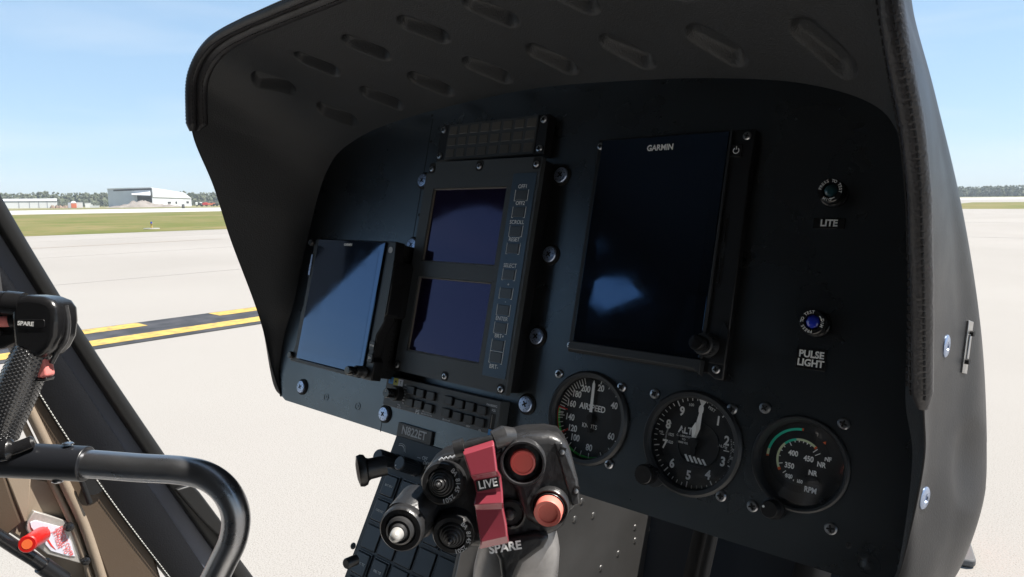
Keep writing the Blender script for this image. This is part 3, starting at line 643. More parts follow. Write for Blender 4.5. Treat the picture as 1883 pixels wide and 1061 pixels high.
for r in range(7):
    for c in range(6):
        x = .0095+c*.0272; y = -.0105-r*pitch-(.001 if r > 1 else 0)
        fr = MB()
        if (r, c) in txt or r < 2:
            fr.prism(rrect(x-.0112,y-.0122,x+.0112,y+.0122,.002),-.0002,.0006); o = fr.build('key_frame', MATTE, cs)
            b = MB(); b.lathe([], n=3) if 0 else b.prism(rrect(x-.0095,y-.0105,x+.0095,y+.0105,.0016),.0004,.0030); k = b.build('key', KEYB, o, bevel=.0007)
            if (r, c) in txt:
                b = MB(); b.text(txt[(r,c)], x, y, .0031, .0033, bold=0, sx=.9); k2 = b.build('lettering', WHITE, o)
            b = MB()
            for x0,y0,x1,y1 in ((x-.0112,y-.0122,x+.0112,y-.0114),(x-.0112,y+.0114,x+.0112,y+.0122),(x-.0112,y-.0113,x-.0105,y+.0113),(x+.0105,y-.0113,x+.0112,y+.0113)): b.box((x0,y0,.0006),(x1,y1,.0016))
            b.build('key_guard', GUARDK, o)
        else:
            fr.prism(rrect(x-.0120,y-.0122,x+.0120,y+.0122,.0012),-.0002,.0005); o = fr.build('key_frame', MATTE, cs)
            b = MB(); b.prism(rrect(x-.0113,y-.0115,x+.0113,y+.0115,.0008),.0004,.0014); b.build('key', KEYB, o, bevel=.0004)
def cpt(px, py, z=0):                            # pixel onto the console face (local x, y)
    d4 = (CM.inverted().to_3x3() @ (M3 @ ray(px, py))); o4 = CM.inverted() @ CWV; k = (z-o4[2])/d4[2]; return o4[0]+d4[0]*k, o4[1]+d4[1]*k
for (tip, h) in (((694,838),.026),((734,851),.026)):
    x, y = cpt(*tip, h); b = MB(Matrix.Translation((x,y,0))); b.lathe([(.0085,0),(.0085,.0015),(.0074,.002),(.0072,h-.001),(.0064,h),(0,h)],n=30)
    for k in range(20): a = k*2*math.pi/20; b.box((-.0005,.0069,.006),(.0005,.0078,h-.003), m=Matrix.Rotation(a,4,'Z'))
    o = b.build('rotary_knob', KEYB, cs); b = MB(); b.cyl((x-.0035,y-.0035,h-.0002),(x-.0035,y-.0035,h+.0004),.0008,n=10); b.build('index_dot', WHITE, o)
b = MB()
for s, px, py in (('OFF',780,843),('DAY',783,852),('NIGHT',788,862)): x, y = cpt(px, py); b.text(s, x+.001, y, .0001, .0055, sx=.85)
for px, py in ((771,842),(772,852),(773,861)): x, y = cpt(px, py); b.box((x-.003,y-.0002,0),(x+.002,y+.0002,.0002))
x, y = cpt(734,832); b.arc(.0075,.0082,-30,70,.0001,14,(x,y)).arc(.0095,.0099,-30,80,.0001,14,(x,y))
b.build('lettering', WHITE, cs)
x, y = cpt(650,1004); small_screw(cs, x, y, 0, .0035, 'screw', 'dark')
# round grip knob beside the console
q = CF(680,862,.60); rk = thing('round_pull_knob', 'round black mushroom knob at the left edge of the console, below the panel', 'pull knob', q)
b = MB(Matrix.Rotation(R_(-72),4,'Y') @ Matrix.Rotation(R_(8),4,'X')); b.lathe([(.0085,-.014),(.0090,.0),(.0100,.002),(.0128,.0035),(.0138,.0065),(.0130,.0098),(.007,.0112),(0,.0114)],n=32); b.build('knob_body', BLACK, rk)
q = CF(641,1035,.58); sk = thing('console_fastener', 'small black knurled fastener on the left flange of the console, at the bottom edge', 'fastener', q)
b = MB(Matrix.Rotation(R_(-35),4,'Y')); b.lathe([(.0045,-.008),(.0045,.002),(.0038,.003),(0,.003)],n=20); b.build('fastener_body', BLACK, sk)
# pedestal flank, riveted
GM = mat('satin_grey_metal', (.17,.165,.16), .34, metal=.8, var=.12, vscale=9, rvar=.04)
pd = thing('pedestal', 'grey riveted sheet metal pedestal under the panel, behind the black cyclic grip', 'pedestal', T(-.075,-.2,-.05))
b = MB(); b.prism([(-.42,-.50),(.16,-.50),(.10,.128),(-.42,.128)],-.004,0, m=Matrix.Rotation(R_(90),4,'Y') @ Matrix.Rotation(R_(90),4,'Z') if 0 else Matrix(((0,0,1,0),(0,1,0,0),(1,0,0,0),(0,0,0,1))))
b.build('side_skin', GM, pd, bevel=.0008)
for px, py in ((1070,922),(1057,955),(1091,948),(1168,970),(1196,972),(1168,994),(1137,1018),(1105,1045),(1255,1007),(1255,1046)):
    d = ray(px, py); k = (-.075-CP[0])/d[0]; q = CP+d*k; v, w = q[1]+.2, q[2]+.05
    b = MB(Matrix.Translation((0,v,w)) @ Matrix.Rotation(R_(90),4,'Y')); b.lathe([(.0040,-.0002),(.0036,.0007),(.0022,.0012),(0,.0014)],n=18); b.build('rivet', GM, pd)
fw = thing('footwell', 'dark blue-black footwell shell beyond the foot of the panel, right of the grey pedestal', 'footwell', T(.09,-.25,-.30))
FWM = mat('footwell_lining', (.010,.016,.026), .5)
b = MB(); b.box((-.166,-.45,-.01),(.152,.20,0)).box((-.30,-.45,-.18),(-.166,.30,-.17)); b.build('lining', FWM, fw, bevel=.002)
b = MB(); b.tube([(-.12,-.30,.03),(-.07,.24,.03)],.012).tube([(-.10,-.30,.05),(-.052,.24,.05)],.006).tube([(.01,-.30,.03),(.05,.24,.03)],.018); b.build('brace', MATTE, fw)
b = MB(); q = PM.inverted() @ (fw.matrix_world.translation); b.lathe([(.03,0),(.034,.01),(.03,.03),(0,.034)],n=30,m=Matrix.Translation((-.035,.03,.12))); b.build('pedal_boss', GLOSS, fw)
# ================================================================== cyclic grip in the foreground
GR = mat('grip_plastic', (.020,.020,.021), .36, rvar=.07, vscale=60, bump=.5, bscale=220, var=.2)
GRG = mat('grip_worn_grey', (.034,.034,.036), .33, rvar=.08, vscale=60, bump=.3, bscale=250, var=.25, coat=.2)
RUB = mat('switch_rubber', (.030,.030,.031), .42, rvar=.06, vscale=90)
CORAL = mat('coral_button', (.85,.17,.14), .38, coat=.2)
CORALB = mat('coral_button_rim', (.80,.21,.165), .45)
PINK = mat('pink_plastic', (.72,.22,.20), .4)
GUARD = mat('red_guard', (.29,.045,.065), .26, coat=.6, var=.05)
LABK = mat('black_label', (.008,.008,.008), .4)
SILV = mat('bright_grey_paint', (.30,.29,.285), .36, metal=.5, rvar=.1, vscale=40, var=.2)
DG = .34; K = DG/FPX
cg = thing('cyclic_grip', 'foreground control grip with a red flip guard marked LIVE and two coral buttons', 'control grip', CF(880,920,DG))
def S(px, py, z=0): return ((px-880)*K, (920-py)*K, z)
def S2(px, py): return S(px, py)[:2]
def bevprism(pts, z0, z1, name, m, parent, bev=.003, seg=3, label=None):
    b = MB(); b.prism(pts, z0, z1); return b.build(name, m, parent, bevel=bev, seg=seg, label=label)
head = [S2(*p) for p in [(792,858),(812,842),(838,836),(850,832),(862,826),(900,822),(936,806),(966,799),(1005,797),(1030,802),(1045,820),(1056,852),(1066,892),(1066,930),(1052,950),(1042,968),(1034,985),(990,1000),(930,1012),(880,1017),(820,1014),(795,1000),(786,970),(770,930),(770,890)]]
bevprism(head, -.030, -.004, 'grip_head', GR, cg, .005, 4)
bevprism([S2(*p) for p in [(938,812),(968,800),(1010,798),(1036,806),(1050,830),(1064,885),(1067,915),(1062,935),(1040,950),(1018,965),(985,968),(958,950),(948,905),(930,880),(924,845)]], -.026, .001, 'button_block', GRG, cg, .0045, 4)
b = MB(); b.prism([S2(*p) for p in [(1018,812),(1034,812),(1044,838),(1060,880),(1066,925),(1052,930),(1040,890),(1030,855)]], .0005, .0024); rs = b.build('edge_ridge', GRG, cg, bevel=.001, seg=3)
for px, py in ((1033,829),(1058,900)):
    x, y, _ = S(px, py); b = MB(Matrix.Translation((x,y,.0022)) @ Matrix.Rotation(R_(-20),4,'Z')); b.box((-.0014,-.0024,0),(.0014,.0024,.0006)); o = b.build('slot', MATTE, rs)
    b = MB(Matrix.Translation((x,y,.0026))); b.lathe([(.0013,0),(.0012,.0006),(0,.0008)],n=12); b.build('screw', STEEL, o)
def hat(px, py, r, z0, tilt, name, tip=None, label=None, serial=True, steps=5, base_h=.010):
    x, y, _ = S(px, py); M = Matrix.Translation((x,y,z0)) @ Matrix.Rotation(R_(tilt[0]),4,'Y') @ Matrix.Rotation(R_(tilt[1]),4,'X')
    R = r*K; b = MB(M)
    b.lathe([(R*.96,-base_h-.006),(R,-.002),(R*.98,.0),(R*.90,.0012),(R*.70,.0012),(R*.66,.0002),(R*.60,.0002)]+[(R*.60,-.002),(0,-.002)],n=56)
    o = b.build(name, GR, cg, label=label)
    prof = []; rr = R*.62; z = .0002
    for k in range(steps):
        r1 = rr*(1-k/steps); prof += [(r1, z), (r1-.0003, z+.0013), (r1-.0006, z+.0016)]; z += .0014
    prof += [(rr/steps*.6, z+.001), (rr/steps*.45, z+.0022), (0, z+.0026)]
    if tip: prof = [(R*.62,.0),(R*.60,.003),(R*.50,.0038),(R*.46,.0030),(R*.40,.0030),(R*.34,.0055),(R*.30,.0058),(0,.0058)]
    b = MB(M); b.lathe([(prof[0][0],-.0015)]+prof, n=48); c = b.build('stepped_cap', RUB, o)
    if tip:
        b = MB(M); b.lathe([(R*.30,.005),(R*.27,.0085),(R*.22,.0104),(R*.12,.0114),(0,.0117)],n=30); b.build('switch_tip', tip, o)
    if serial:
        b = MB(M)
        s = '8A 8145 2501'
        for k, ch in enumerate(s):
            if ch == ' ': continue
            a = R_(48-k*11.5); b.text(ch, R*.80*math.cos(a), R*.80*math.sin(a), .00125, .0032, rot=a-math.pi/2, bold=.01)
        b.build('lettering', GREYP, o)
TIPM = mat('pale_tip', (.46,.45,.43), .3, metal=.3)
hat(814,884,39,.004,(-10,-8),'hat_switch',label='upper hat switch with stepped cap')
hat(833,980,39,.002,(-8,10),'hat_switch',label='lower right hat switch with stepped cap')
hat(744,960,41,.010,(-9,2),'hat_switch',tip=TIPM,label='hat switch with a pale metal tip',serial=False)
bevprism([S2(*p) for p in [(762,930),(785,905),(812,900),(800,960),(790,1000),(765,1004),(742,1000),(730,960)]], -.022, -.006, 'switch_bracket', GR, cg, .004)
b = MB(); b.tube([S(770,940,-.010),S(748,958,.002)],[.0118,.0112],n=30); b.build('switch_neck', GR, cg)
b = MB()
for k in range(6): b.tube([S(806+k*8,850-k*1.5,-.0035),S(812+k*8,845-k*1.5,-.0035)],.0005,n=6)
b.build('scuffed_marks', GREYP, cg)
# coral buttons
x, y, _ = S(962,847); M = Matrix.Translation((x,y,.001)) @ Matrix.Rotation(R_(-4),4,'Y'); R = 42*K
b = MB(M); b.lathe([(R,-.008),(R,.004),(R*.95,.0052),(R*.87,.0052),(R*.85,.0044),(R*.85,-.004),(0,-.004)],n=56); o = b.build('guard_ring', GRG, cg)
b = MB(M); b.lathe([(R*.845,-.0035),(R*.845,-.0032),(0,-.0032)],n=40); b.build('ring_well', MATTE, o)
b = MB(M); b.lathe([(R*.56,-.003),(R*.56,.0026),(R*.53,.0034),(R*.46,.0036),(R*.44,.0032),(0,.0034)],n=44); b.build('push_button', CORAL, o, label='coral push button inside a black ring')
x, y, _ = S(1012,928); M = Matrix.Translation((x,y,.001)) @ Matrix.Rotation(R_(-12),4,'Y') @ Matrix.Rotation(R_(8),4,'X'); R = 35*K
b = MB(M); b.lathe([(R*1.02,-.006),(R*1.02,.0022),(R*.96,.0030),(R*.90,.0030),(R*.86,.0022),(R*.80,.0034),(R*.76,.0030),(0,.001)],n=52); o = b.build('button_collar', GR, cg)
b = MB(M); b.lathe([(R*.73,.001),(R*.73,.0085),(R*.69,.0094),(R*.52,.0090),(R*.48,.0082),(0,.0076)],n=44); b.build('push_button', CORALB, o, label='coral push button standing out of its collar')
# switch half hidden by the guard
x, y, _ = S(940,946); M = Matrix.Translation((x,y,-.003)); b = MB(M); b.lathe([(.0072,0),(.0072,.003),(.0062,.0036),(.0056,.0016),(0,.0016)],n=36); o = b.build('toggle_collar', BLACK, cg)
b = MB(M @ Matrix.Rotation(R_(-15),4,'Y')); b.lathe([(.0030,.001),(.0026,.0045),(.0016,.0055),(0,.0058)],n=24); b.build('toggle_lever', RUB, o)
# red guard, a bent strip with side cheeks
gp = [((852,818),(908,802),.0075),((855,824),(910,808),.0135),((867,860),(916,852),.0150),((872,874),(922,868),.0100),((877,896),(925,893),.0098),((873,914),(926,911),.0120),((875,928),(926,925),.0085),((880,962),(932,955),.0082),((884,985),(934,975),.0084),((881,1003),(936,992),.0050)]
for k in range(1): pass
b = MB()
rows = []
for (l, r, z) in gp:
    Lp = Vector(S(*l, z)); Rp = Vector(S(*r, z)); t = .0016
    rows.append([Lp+Vector((0,0,-.0042)), Lp+Vector((.0001,0,-.0006)), Lp+Vector((.0007,0,0)), Rp+Vector((-.0007,0,0)), Rp+Vector((-.0001,0,-.0006)), Rp+Vector((0,0,-.0042)), Rp+Vector((-t,0,-.0042)), Rp+Vector((-t,0,-t)), Lp+Vector((t,0,-t)), Lp+Vector((t,0,-.0042))])
vs = b.grid(rows, closed=True); b.bm.faces.new(vs[0]); b.bm.faces.new(list(reversed(vs[-1])))
rg = b.build('flip_guard', GUARD, cg, ang=20, bevel=.0003)
b = MB(); b.prism([S2(877,874.5),S2(917,865.5),S2(920,884.5),S2(880,892.5)], .0102, .0108); lb = b.build('live_label', LABK, rg)
x, y, _ = S(898.5,878.5); b = MB(); b.text('LIVE', x, y, .01085, .0054, rot=R_(11), bold=.02, sx=.92); b.build('lettering', WHITE, lb)
b = MB(); b.tube([S(838,822,.006),S(856,817,.006)],.0044,n=24); b.tube([S(856,817,.006),S(908,803,.006)],.0024,n=16); b.build('hinge_barrel', GR, cg)
b = MB(); b.tube([S(908,806,.004),S(925,800,.003),S(940,803,.0)],[.0046,.0052,.0046],n=24).tube([S(914,822,.004),S(918,826,.002)],.0018,n=12); b.build('hinge_knuckle', GRG, cg)
b = MB(); x, y, _ = S(929,1005); b.text('SPARE', x, y, .0014, .0058, rot=R_(9), bold=.035); b.build('lettering', WHITE, cg)
# handle
def loft(secs, name, m, parent, n=28):
    b = MB(); rows = []
    for (px, py, z, rx, rz, *a) in secs:
        c = Vector(S(px, py, z)); an = R_(a[0]) if a else 0; d = Vector((math.cos(an), math.sin(an), 0))
        rows.append([c+d*(rx*K*math.cos(2*math.pi*i/n))+Vector((0,0,rz*math.sin(2*math.pi*i/n))) for i in range(n)])
    vs = b.grid(rows, closed=True); b.bm.faces.new(vs[0]); b.bm.faces.new(list(reversed(vs[-1]))); return b.build(name, m, parent, ang=50)
loft([(960,985,-.020,66,.014,-5),(958,1010,-.020,74,.016,-5),(955,1040,-.022,80,.017,0),(950,1080,-.026,84,.018,0),(946,1140,-.034,86,.020,0)], 'handle', SILV, cg)
b = MB(); b.prism([S2(*p) for p in [(898,996),(948,988),(985,980),(1012,985),(1000,1008),(962,1036),(948,1066),(935,1120),(915,1120),(922,1060),(918,1030)]], -.012, .0012); b.build('palm_web', GR, cg, bevel=.003, seg=3)

# ================================================================== second grip and its tube, at the left
DL = .60; K2 = DL/FPX
def Q(px, py, z=0): return ((px-60)*K2, (680-py)*K2, z)
lg = thing('copilot_grip', 'black control grip at the left edge with a knurled handle and pink trigger', 'control grip', CF(60,680,DL))
def qp(pts): return [Q(*p)[:2] for p in pts]
b = MB(); b.prism(qp([(34,560),(44,545),(66,542),(92,545),(110,552),(120,566),(122,590),(119,618),(108,640),(96,652),(86,660),(60,648),(40,640),(36,600)]), -.020, .012); hd = b.build('grip_head', GLOSS, lg, bevel=.006, seg=4)
b = MB(); b.tube([Q(-70,552,.004),Q(18,558,.004)],.0103,n=30).tube([Q(19,558,.004),Q(46,561,.002)],.0110,n=30); b.build('top_barrel', GLOSS, hd)
b = MB(); b.tube(cat([Q(118,562,-.002),Q(123,592,-.002),Q(119,624,-.002),Q(103,648,-.002),(Q(92,668,-.002))],5),.0020,n=10); b.build('worn_edge', GRG, hd)
b = MB(); b.tube([Q(26,590,.004),Q(5,591,.008)],[.0050,.0046],n=26); b.build('pink_button', PINK, hd)
b = MB(); b.tube([Q(38,588,.002),Q(25,590,.004)],.0066,n=26); b.build('button_collar', BLACK, hd)
b = MB(); b.prism(qp([(-30,572),(30,575),(34,600),(30,628),(8,640),(-40,650)]), -.014, .002); b.box(Q(-20,584,.002),Q(8,574,.007)); b.tube([Q(-12,604,.0),Q(8,612,.008)],.004,n=14); b.build('switch_cluster', BLACK, hd, bevel=.002)
b = MB(); b.prism(rrect(Q(50,605)[0],Q(50,601)[1],Q(100,605)[0],Q(100,586)[1],.0022), .0119, .0126); nm = b.build('name_recess', BLACK, hd, bevel=.0003)
x, y, _ = Q(66,594); b = MB(); b.text('SPARE', x, y, .0128, .0050, rot=R_(-4), bold=.03); x, y, _ = Q(80,549); b.build('lettering', WHITE, nm)
b = MB(); b.prism(qp([(62,664),(84,652),(88,668),(92,690),(84,696),(62,692),(50,684)]), -.008, .004); b.build('trigger', PINK, lg, bevel=.002, seg=3)
b = MB(); b.prism(qp([(48,686),(62,693),(84,697),(92,693),(90,700),(66,700),(46,696)]), -.007, .005); b.build('trigger_guard', GLOSS, lg, bevel=.001)
# knurled handle
KN = mat('knurled_rubber', (.045,.045,.047), .25, spec=.9)
cl = cat([Q(62,638,-.002),Q(50,668,-.002),Q(34,705,-.002),Q(18,745,-.002),Q(6,780,-.002),Q(0,806,-.002)], 60)
rad = cat([(30,0,0),(33,0,0),(34,0,0),(33,0,0),(29,0,0),(26,0,0)], 60)
b = MB(); rows = []; NA_ = 300
L_ = 0
for i, p in enumerate(cl):
    t = (cl[min(i+1,len(cl)-1)]-cl[max(0,i-1)]).normalized(); nx = t.cross(Vector((0,0,1))).normalized(); nz = Vector((0,0,1))
    if i: L_ += (p-cl[i-1]).length
    r = rad[i][0]*K2; row = []
    for j in range(NA_):
        a = 2*math.pi*j/NA_; f1 = math.sin((a*20+L_*1000*1.75)); f2 = math.sin((a*20-L_*1000*1.75))
        h = max(0, f1)*max(0, f2)
        rr = r+.00070*h
        row.append(p+nx*math.cos(a)*rr+nz*math.sin(a)*rr*1.05)
    rows.append(row)
b.grid(rows, closed=True); b.build('knurled_handle', KN, lg, ang=80)
b = MB(); b.tube(cat([Q(-14,770,-.004),Q(-18,800,.006),Q(0,822,.010),Q(40,820,.010),Q(72,808,.006)],6),[.008]*6+[.0085]*6+[.010]*6+[.006]*6+[.003],n=18,sy=.6); b.build('palm_rest', GLOSS, lg)
# arm: sleeve, tube, pins
tb = thing('grip_arm', 'dark grey metal tube bending down in a wide hook from a black sleeve', 'tube', CF(60,680,DL))
TUBE = mat('anodised_tube', (.30,.305,.32), .30, metal=.95, rvar=.05, vscale=25, bump=.1, bscale=600)
SLV = mat('sleeve_black', (.012,.013,.016), .34)
p_ = cat([Q(-80,842,-.002),Q(40,848,-.002),Q(157,854,-.002),Q(250,861,-.002),Q(330,866,-.002),Q(378,878,-.003),Q(412,906,-.004),Q(429,948,-.005),Q(424,995,-.006),Q(402,1042,-.008),Q(372,1100,-.010)], 10)
b = MB(); b.tube(p_[18:],.0120,n=40); b.build('bent_tube', TUBE, tb)
b = MB(); b.tube(p_[:21],.0150,n=40); sv = b.build('sleeve', SLV, tb, bevel=.001)
b = MB()
for px, py, z in ((125,817,.0),(106,884,.0)):
    s = 1 if py < 850 else -1; x, y, z = Q(px, py, z); b.lathe([(.0046,0),(.0044,.0010),(.003,.0018),(0,.002)],n=20,m=Matrix.Translation((x,y,z)) @ Matrix.Rotation(R_(-90*s),4,'X'))
b.build('rivet_pin', STEEL, sv)

# ================================================================== left door frame, on the upright plane of the cabin side
XS = -1.20
pil = thing('door_pillar', 'wide black padded door pillar slanting down from the left edge, with a stitched seam', 'door pillar', Matrix.Translation((XS,.45,1.2)))
def wp(px, py, x=XS, off=True):
    q = WX(px, py, x); return Vector((q[0]-XS, q[1]-.45, q[2]-1.2))
rowsT = [(300,-119,-123,-74,-32),(366,-97,-79,-34,6),(430,-73,-36,5,43),(500,-43,11,49,85),(560,-15,52,87,122),(648,27,111,144,178),(700,56,146,178,212),(808,124,218,251,285),(881,175,267,302,335),(949,224,313,350,384),(1028,284,366,407,442),(1100,341,414,460,496),(1200,428,481,535,574)]
def band(c0, c1, x0, x1, name, m, parent=pil, bev=.004, mid=0, label=None):
    b = MB(); A = cat([wp(r[c0], r[0]) for r in rowsT], 5); B = cat([wp(r[c1], r[0]) for r in rowsT], 5); rows = []
    for p, q in zip(A, B):
        f = lambda v, x: Vector((x, v[1], v[2]))
        m1 = p.lerp(q, .18); m2 = p.lerp(q, .5); m3 = p.lerp(q, .82)
        rows.append([f(p,x0), f(p,x1), f(m1,x1+mid*.7), f(m2,x1+mid), f(m3,x1+mid*.7), f(q,x1), f(q,x0)])
    vs = b.grid(rows, closed=True); b.bm.faces.new(vs[0]); b.bm.faces.new(list(reversed(vs[-1])))
    return b.build(name, m, parent, bevel=bev, ang=60, label=label)
PAD = mat('pillar_leather', (.0035,.004,.006), .52, spec=.3, bump=.4, bscale=400, rvar=.05, vscale=6)
CHN = mat('pillar_channel', (.095,.105,.135), .36, rvar=.06, vscale=10)
SEAL = mat('rubber_seal', (.008,.008,.008), .5)
band(1,2,-.030,-.006,'padding',PAD,mid=.006,bev=.002); band(2,3,-.030,-.014,'channel',CHN,mid=.0,bev=.001); band(3,4,-.030,0,'seal',SEAL,mid=.004,bev=.003)
b = MB(); b.prism([tuple((wp(*p))[i] for i in (1,2)) for p in [(318,898),(348,888),(362,902),(398,950),(430,1000),(405,990),(372,960),(345,930)]], -.03, .012, m=Matrix(((0,0,1,0),(1,0,0,0),(0,1,0,0),(0,0,0,1)))); b.build('rubber_tab', SEAL, pil, bevel=.003)
STW = mat('white_thread', (.55,.55,.52), .7)
b = MB(); A = cat([wp(r[1]+3, r[0]) for r in rowsT], 5); acc = 0
for p, q in zip(A, A[1:]):
    d = (q-p).length
    while acc < d:
        s0 = p.lerp(q, acc/d); s0[0] = -.0035; e = s0+(q-p).normalized()*.0036; b.tube([s0, e], .0008, n=6); acc += .0058
    acc -= d
b.build('stitching', STW, pil)
# tan lower door structure
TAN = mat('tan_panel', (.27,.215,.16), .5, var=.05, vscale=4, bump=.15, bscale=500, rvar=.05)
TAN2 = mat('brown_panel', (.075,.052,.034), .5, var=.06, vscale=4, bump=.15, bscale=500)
ds = thing('door_sill', 'tan painted lower door frame with a raised ridge, left of the black pillar', 'door frame', Matrix.Translation((XS,.45,1.2)))
MX = Matrix(((0,0,1,0),(1,0,0,0),(0,1,0,0),(0,0,0,1)))
def yz(pts, x=XS): return [tuple((wp(px, py, x))[i] for i in (1,2)) for px, py in pts]
def wall(pts, x0, x1, name, m, bev=.003, parent=None, label=None):
    b = MB(); b.prism(yz(pts, XS+x1), x0, x1, m=MX); return b.build(name, m, parent or ds, bevel=bev, label=label)
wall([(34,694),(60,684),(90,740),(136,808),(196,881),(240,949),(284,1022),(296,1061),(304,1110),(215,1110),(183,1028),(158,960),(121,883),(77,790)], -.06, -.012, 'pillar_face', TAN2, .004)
b = MB(); A = cat([wp(*p, XS-.006) for p in [(26,694),(44,730),(74,790),(118,883),(154,960),(178,1028),(200,1100)]], 6); b.tube([Vector((-.012,p[1],p[2])) for p in A], .0075, n=14); b.tube([Vector((-.018,p[1]-.014,p[2])) for p in A], .0045, n=12); b.build('ridge', TAN, ds)
wall([(-60,868),(20,872),(108,884),(146,960),(170,1028),(196,1110),(170,1110),(110,1048),(64,1010),(10,975),(-60,940)], -.07, -.030, 'inner_panel', TAN, .004)
wall([(88,884),(106,884),(142,960),(166,1028),(180,1075),(160,1075),(146,1000),(120,940),(100,905),(94,898)], -.05, -.026, 'raised_edge', TAN, .003)
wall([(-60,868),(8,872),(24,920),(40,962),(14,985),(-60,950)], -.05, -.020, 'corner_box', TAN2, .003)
wall([(58,872),(10,872),(26,915),(44,962),(52,958)], -.045, -.022, 'web', TAN, .002)
b = MB(); b.tube([wp(150,884,XS),wp(165,925,XS)],.004); q = wp(172,890,XS-.01); b.cyl((-.015,q[1],q[2]),(-.004,q[1],q[2]),.016,n=24); b.build('latch_recess', MATTE, ds)
# emergency release placard
BR = mat('brushed_plate', (.50,.48,.45), .38, metal=.5, var=.12, vscale=120)
LBL = mat('paper_label', (.62,.62,.70), .5)
def zp(x, y): return (x/4.593, 830+y/4.593)
rp = thing('release_plate', 'brushed plate with a white instruction label and red knob on the tan door frame', 'release handle', Matrix.Translation((XS,.45,1.2)))
wall([zp(*p) for p in [(290,505),(600,598),(642,655),(690,760),(762,930),(730,960),(400,870),(300,790),(225,660),(232,590)]], -.028, -.018, 'backing_plate', BR, .001, rp)
wall([zp(*p) for p in [(300,583),(520,640),(600,760),(636,888),(560,880),(430,840),(360,760),(262,640),(255,600)]], -.018, -.0165, 'instruction_label', LBL, .0003, rp)
wall([zp(*p) for p in [(352,655),(402,636),(424,716),(392,738),(372,700)]], -.0166, -.0160, 'red_arrow', RED, .0001, rp)
wall([zp(*p) for p in [(388,738),(404,730),(440,790),(474,832),(430,800)]], -.0166, -.0160, 'red_arrow', RED, .0001, rp)
def wtext(s, pa, pb, h, name, m, parent):
    A = wp(*pa, XS-.016); B_ = wp(*pb, XS-.016); A[0] = B_[0] = -.0158; d = B_-A; c = (A+B_)/2; ux = d.normalized(); nz = Vector((1,0,0)); uy = nz.cross(ux)
    Mx = Matrix((ux,uy,nz)).transposed().to_4x4(); Mx.translation = c; b = MB(Mx); wd = sum(.62 for _ in s)*h; b.text(s, 0, 0, 0, h, sx=min(1.6, d.length/wd)); return b.build(name, m, parent)
wtext('REMOVE COVER', zp(508,632), zp(606,886), .0075, 'lettering', RED, rp)
wtext('AND PULL TO', zp(476,640), zp(562,872), .0075, 'lettering', RED, rp)
wtext('JETTISON', zp(452,660), zp(508,828), .0075, 'lettering', RED, rp)
RK = mat('red_knob', (.45,.008,.006), .38, coat=.3)
qa = wp(*zp(350,705), XS-.016); qb = Vector((.050, 0, 0)); tgt = zp(228,785)
qe = wp(*tgt, XS+.03); qe[0] = .03; qa[0] = -.016
b = MB(); b.tube([qa, qa.lerp(qe,.97), qe], [.0125,.0125,.0112], n=30); kk = b.build('red_knob', RK, rp)
dr = (qe-qa).normalized(); b = MB(); b.tube([qe-dr*.001, qe+dr*.0004], .0070, n=24); b.build('knob_bore', ORANGE, kk)
for x, y in ((585,640),(728,925)):
    c = wp(*zp(x,y), XS-.012); c[0] = -.020; b = MB(Matrix.Translation(c) @ Matrix.Rotation(R_(90),4,'Y')); b.lathe([(.0070,0),(.0070,.008),(.0062,.011),(.003,.013),(0,.0133)],n=22); b.build('mounting_bolt', GLOSS, rp)
# black strut below the sill
st_ = thing('door_strut', 'thin black tube with a sleeve joint, below the tan door frame', 'strut', Matrix.Translation((XS,.45,1.2)))
A = [wp(*p, XS) for p in [(-60,950),(0,988),(30,1008),(62,1028),(84,1044),(130,1076),(200,1130)]]
b = MB(); b.tube(A, .0095, n=22); b.build('strut_tube', GLOSS, st_); b = MB(); b.tube([A[4].lerp(A[3],.3), A[4].lerp(A[5],.7)], .0125, n=24); b.build('sleeve', BLACK, st_)

# ================================================================== cabin behind the viewer
CAB = mat('cabin_trim', (.060,.060,.062), .7, var=.1)
cb = thing('cabin', 'unseen dark helicopter cabin roof, rear bulkhead and rear side wall with window holes shaped for screen reflections', 'helicopter cabin', Matrix.Translation((-.45,-.3,2.35)))
b = MB(); b.box((-.81,-1.0,-.02),(1.0,.72,.04)); b.build('roof', CAB, cb, bevel=.01)
b = MB(); b.box((-.75,-1.04,-1.9),(1.0,-1.0,.0)); b.build('bulkhead', CAB, cb)
def mir(px, py, x):                              # where the big screen sees the side wall
    a = P(px, py, .0105); d = ray(px, py); d = Vector((d[0], d[1], -d[2])); q = CWV+M3 @ (a-CP); dd = M3 @ d; k = (x-q[0])/dd[0]; return q+dd*k
h1 = [mir(*p, -1.20) for p in [(1103,428),(1125,448),(1118,465),(1098,480)]]
h2 = [mir(*p, -1.20) for p in [(1094,517),(1108,510),(1170,512),(1200,545),(1122,577),(1086,560)]]
sw = flat_with_holes('side_wall', [(-1.0,-1.9),(-.27,-1.9),(-.27,-.45),(-.22,-.21),(-.05,-.215),(.07,-.24),(.112,-.252),(.18,-.291),(.244,-.339),(.299,-.399),(.38,-.465),(.44,-.528),(.541,-.754),(.585,-.78),(.582,-.66),(.565,-.50),(.50,-.20),(.44,0),(-1.0,0)], [[(q[1]+.3, q[2]-2.35) for q in h] for h in (h1, h2)], .04, CAB, cb)  # unseen wall; outline and holes shaped to give the screens their reflections
sw.matrix_local = Matrix.Translation((-.77,0,0)) @ MX
b = MB(); b.box((.90,-1.0,-1.9),(.94,.0,-.02)).box((.90,.0,-.62),(.94,.70,-.02)); b.build('right_sky_block', CAB, cb)  # unseen wall and header, added to keep sky light off the hood lining
FLR = mat('pale_bounce_tan', (.46,.43,.39), .8, var=.08)  # pale tan chosen to bounce sunlight up onto the panel
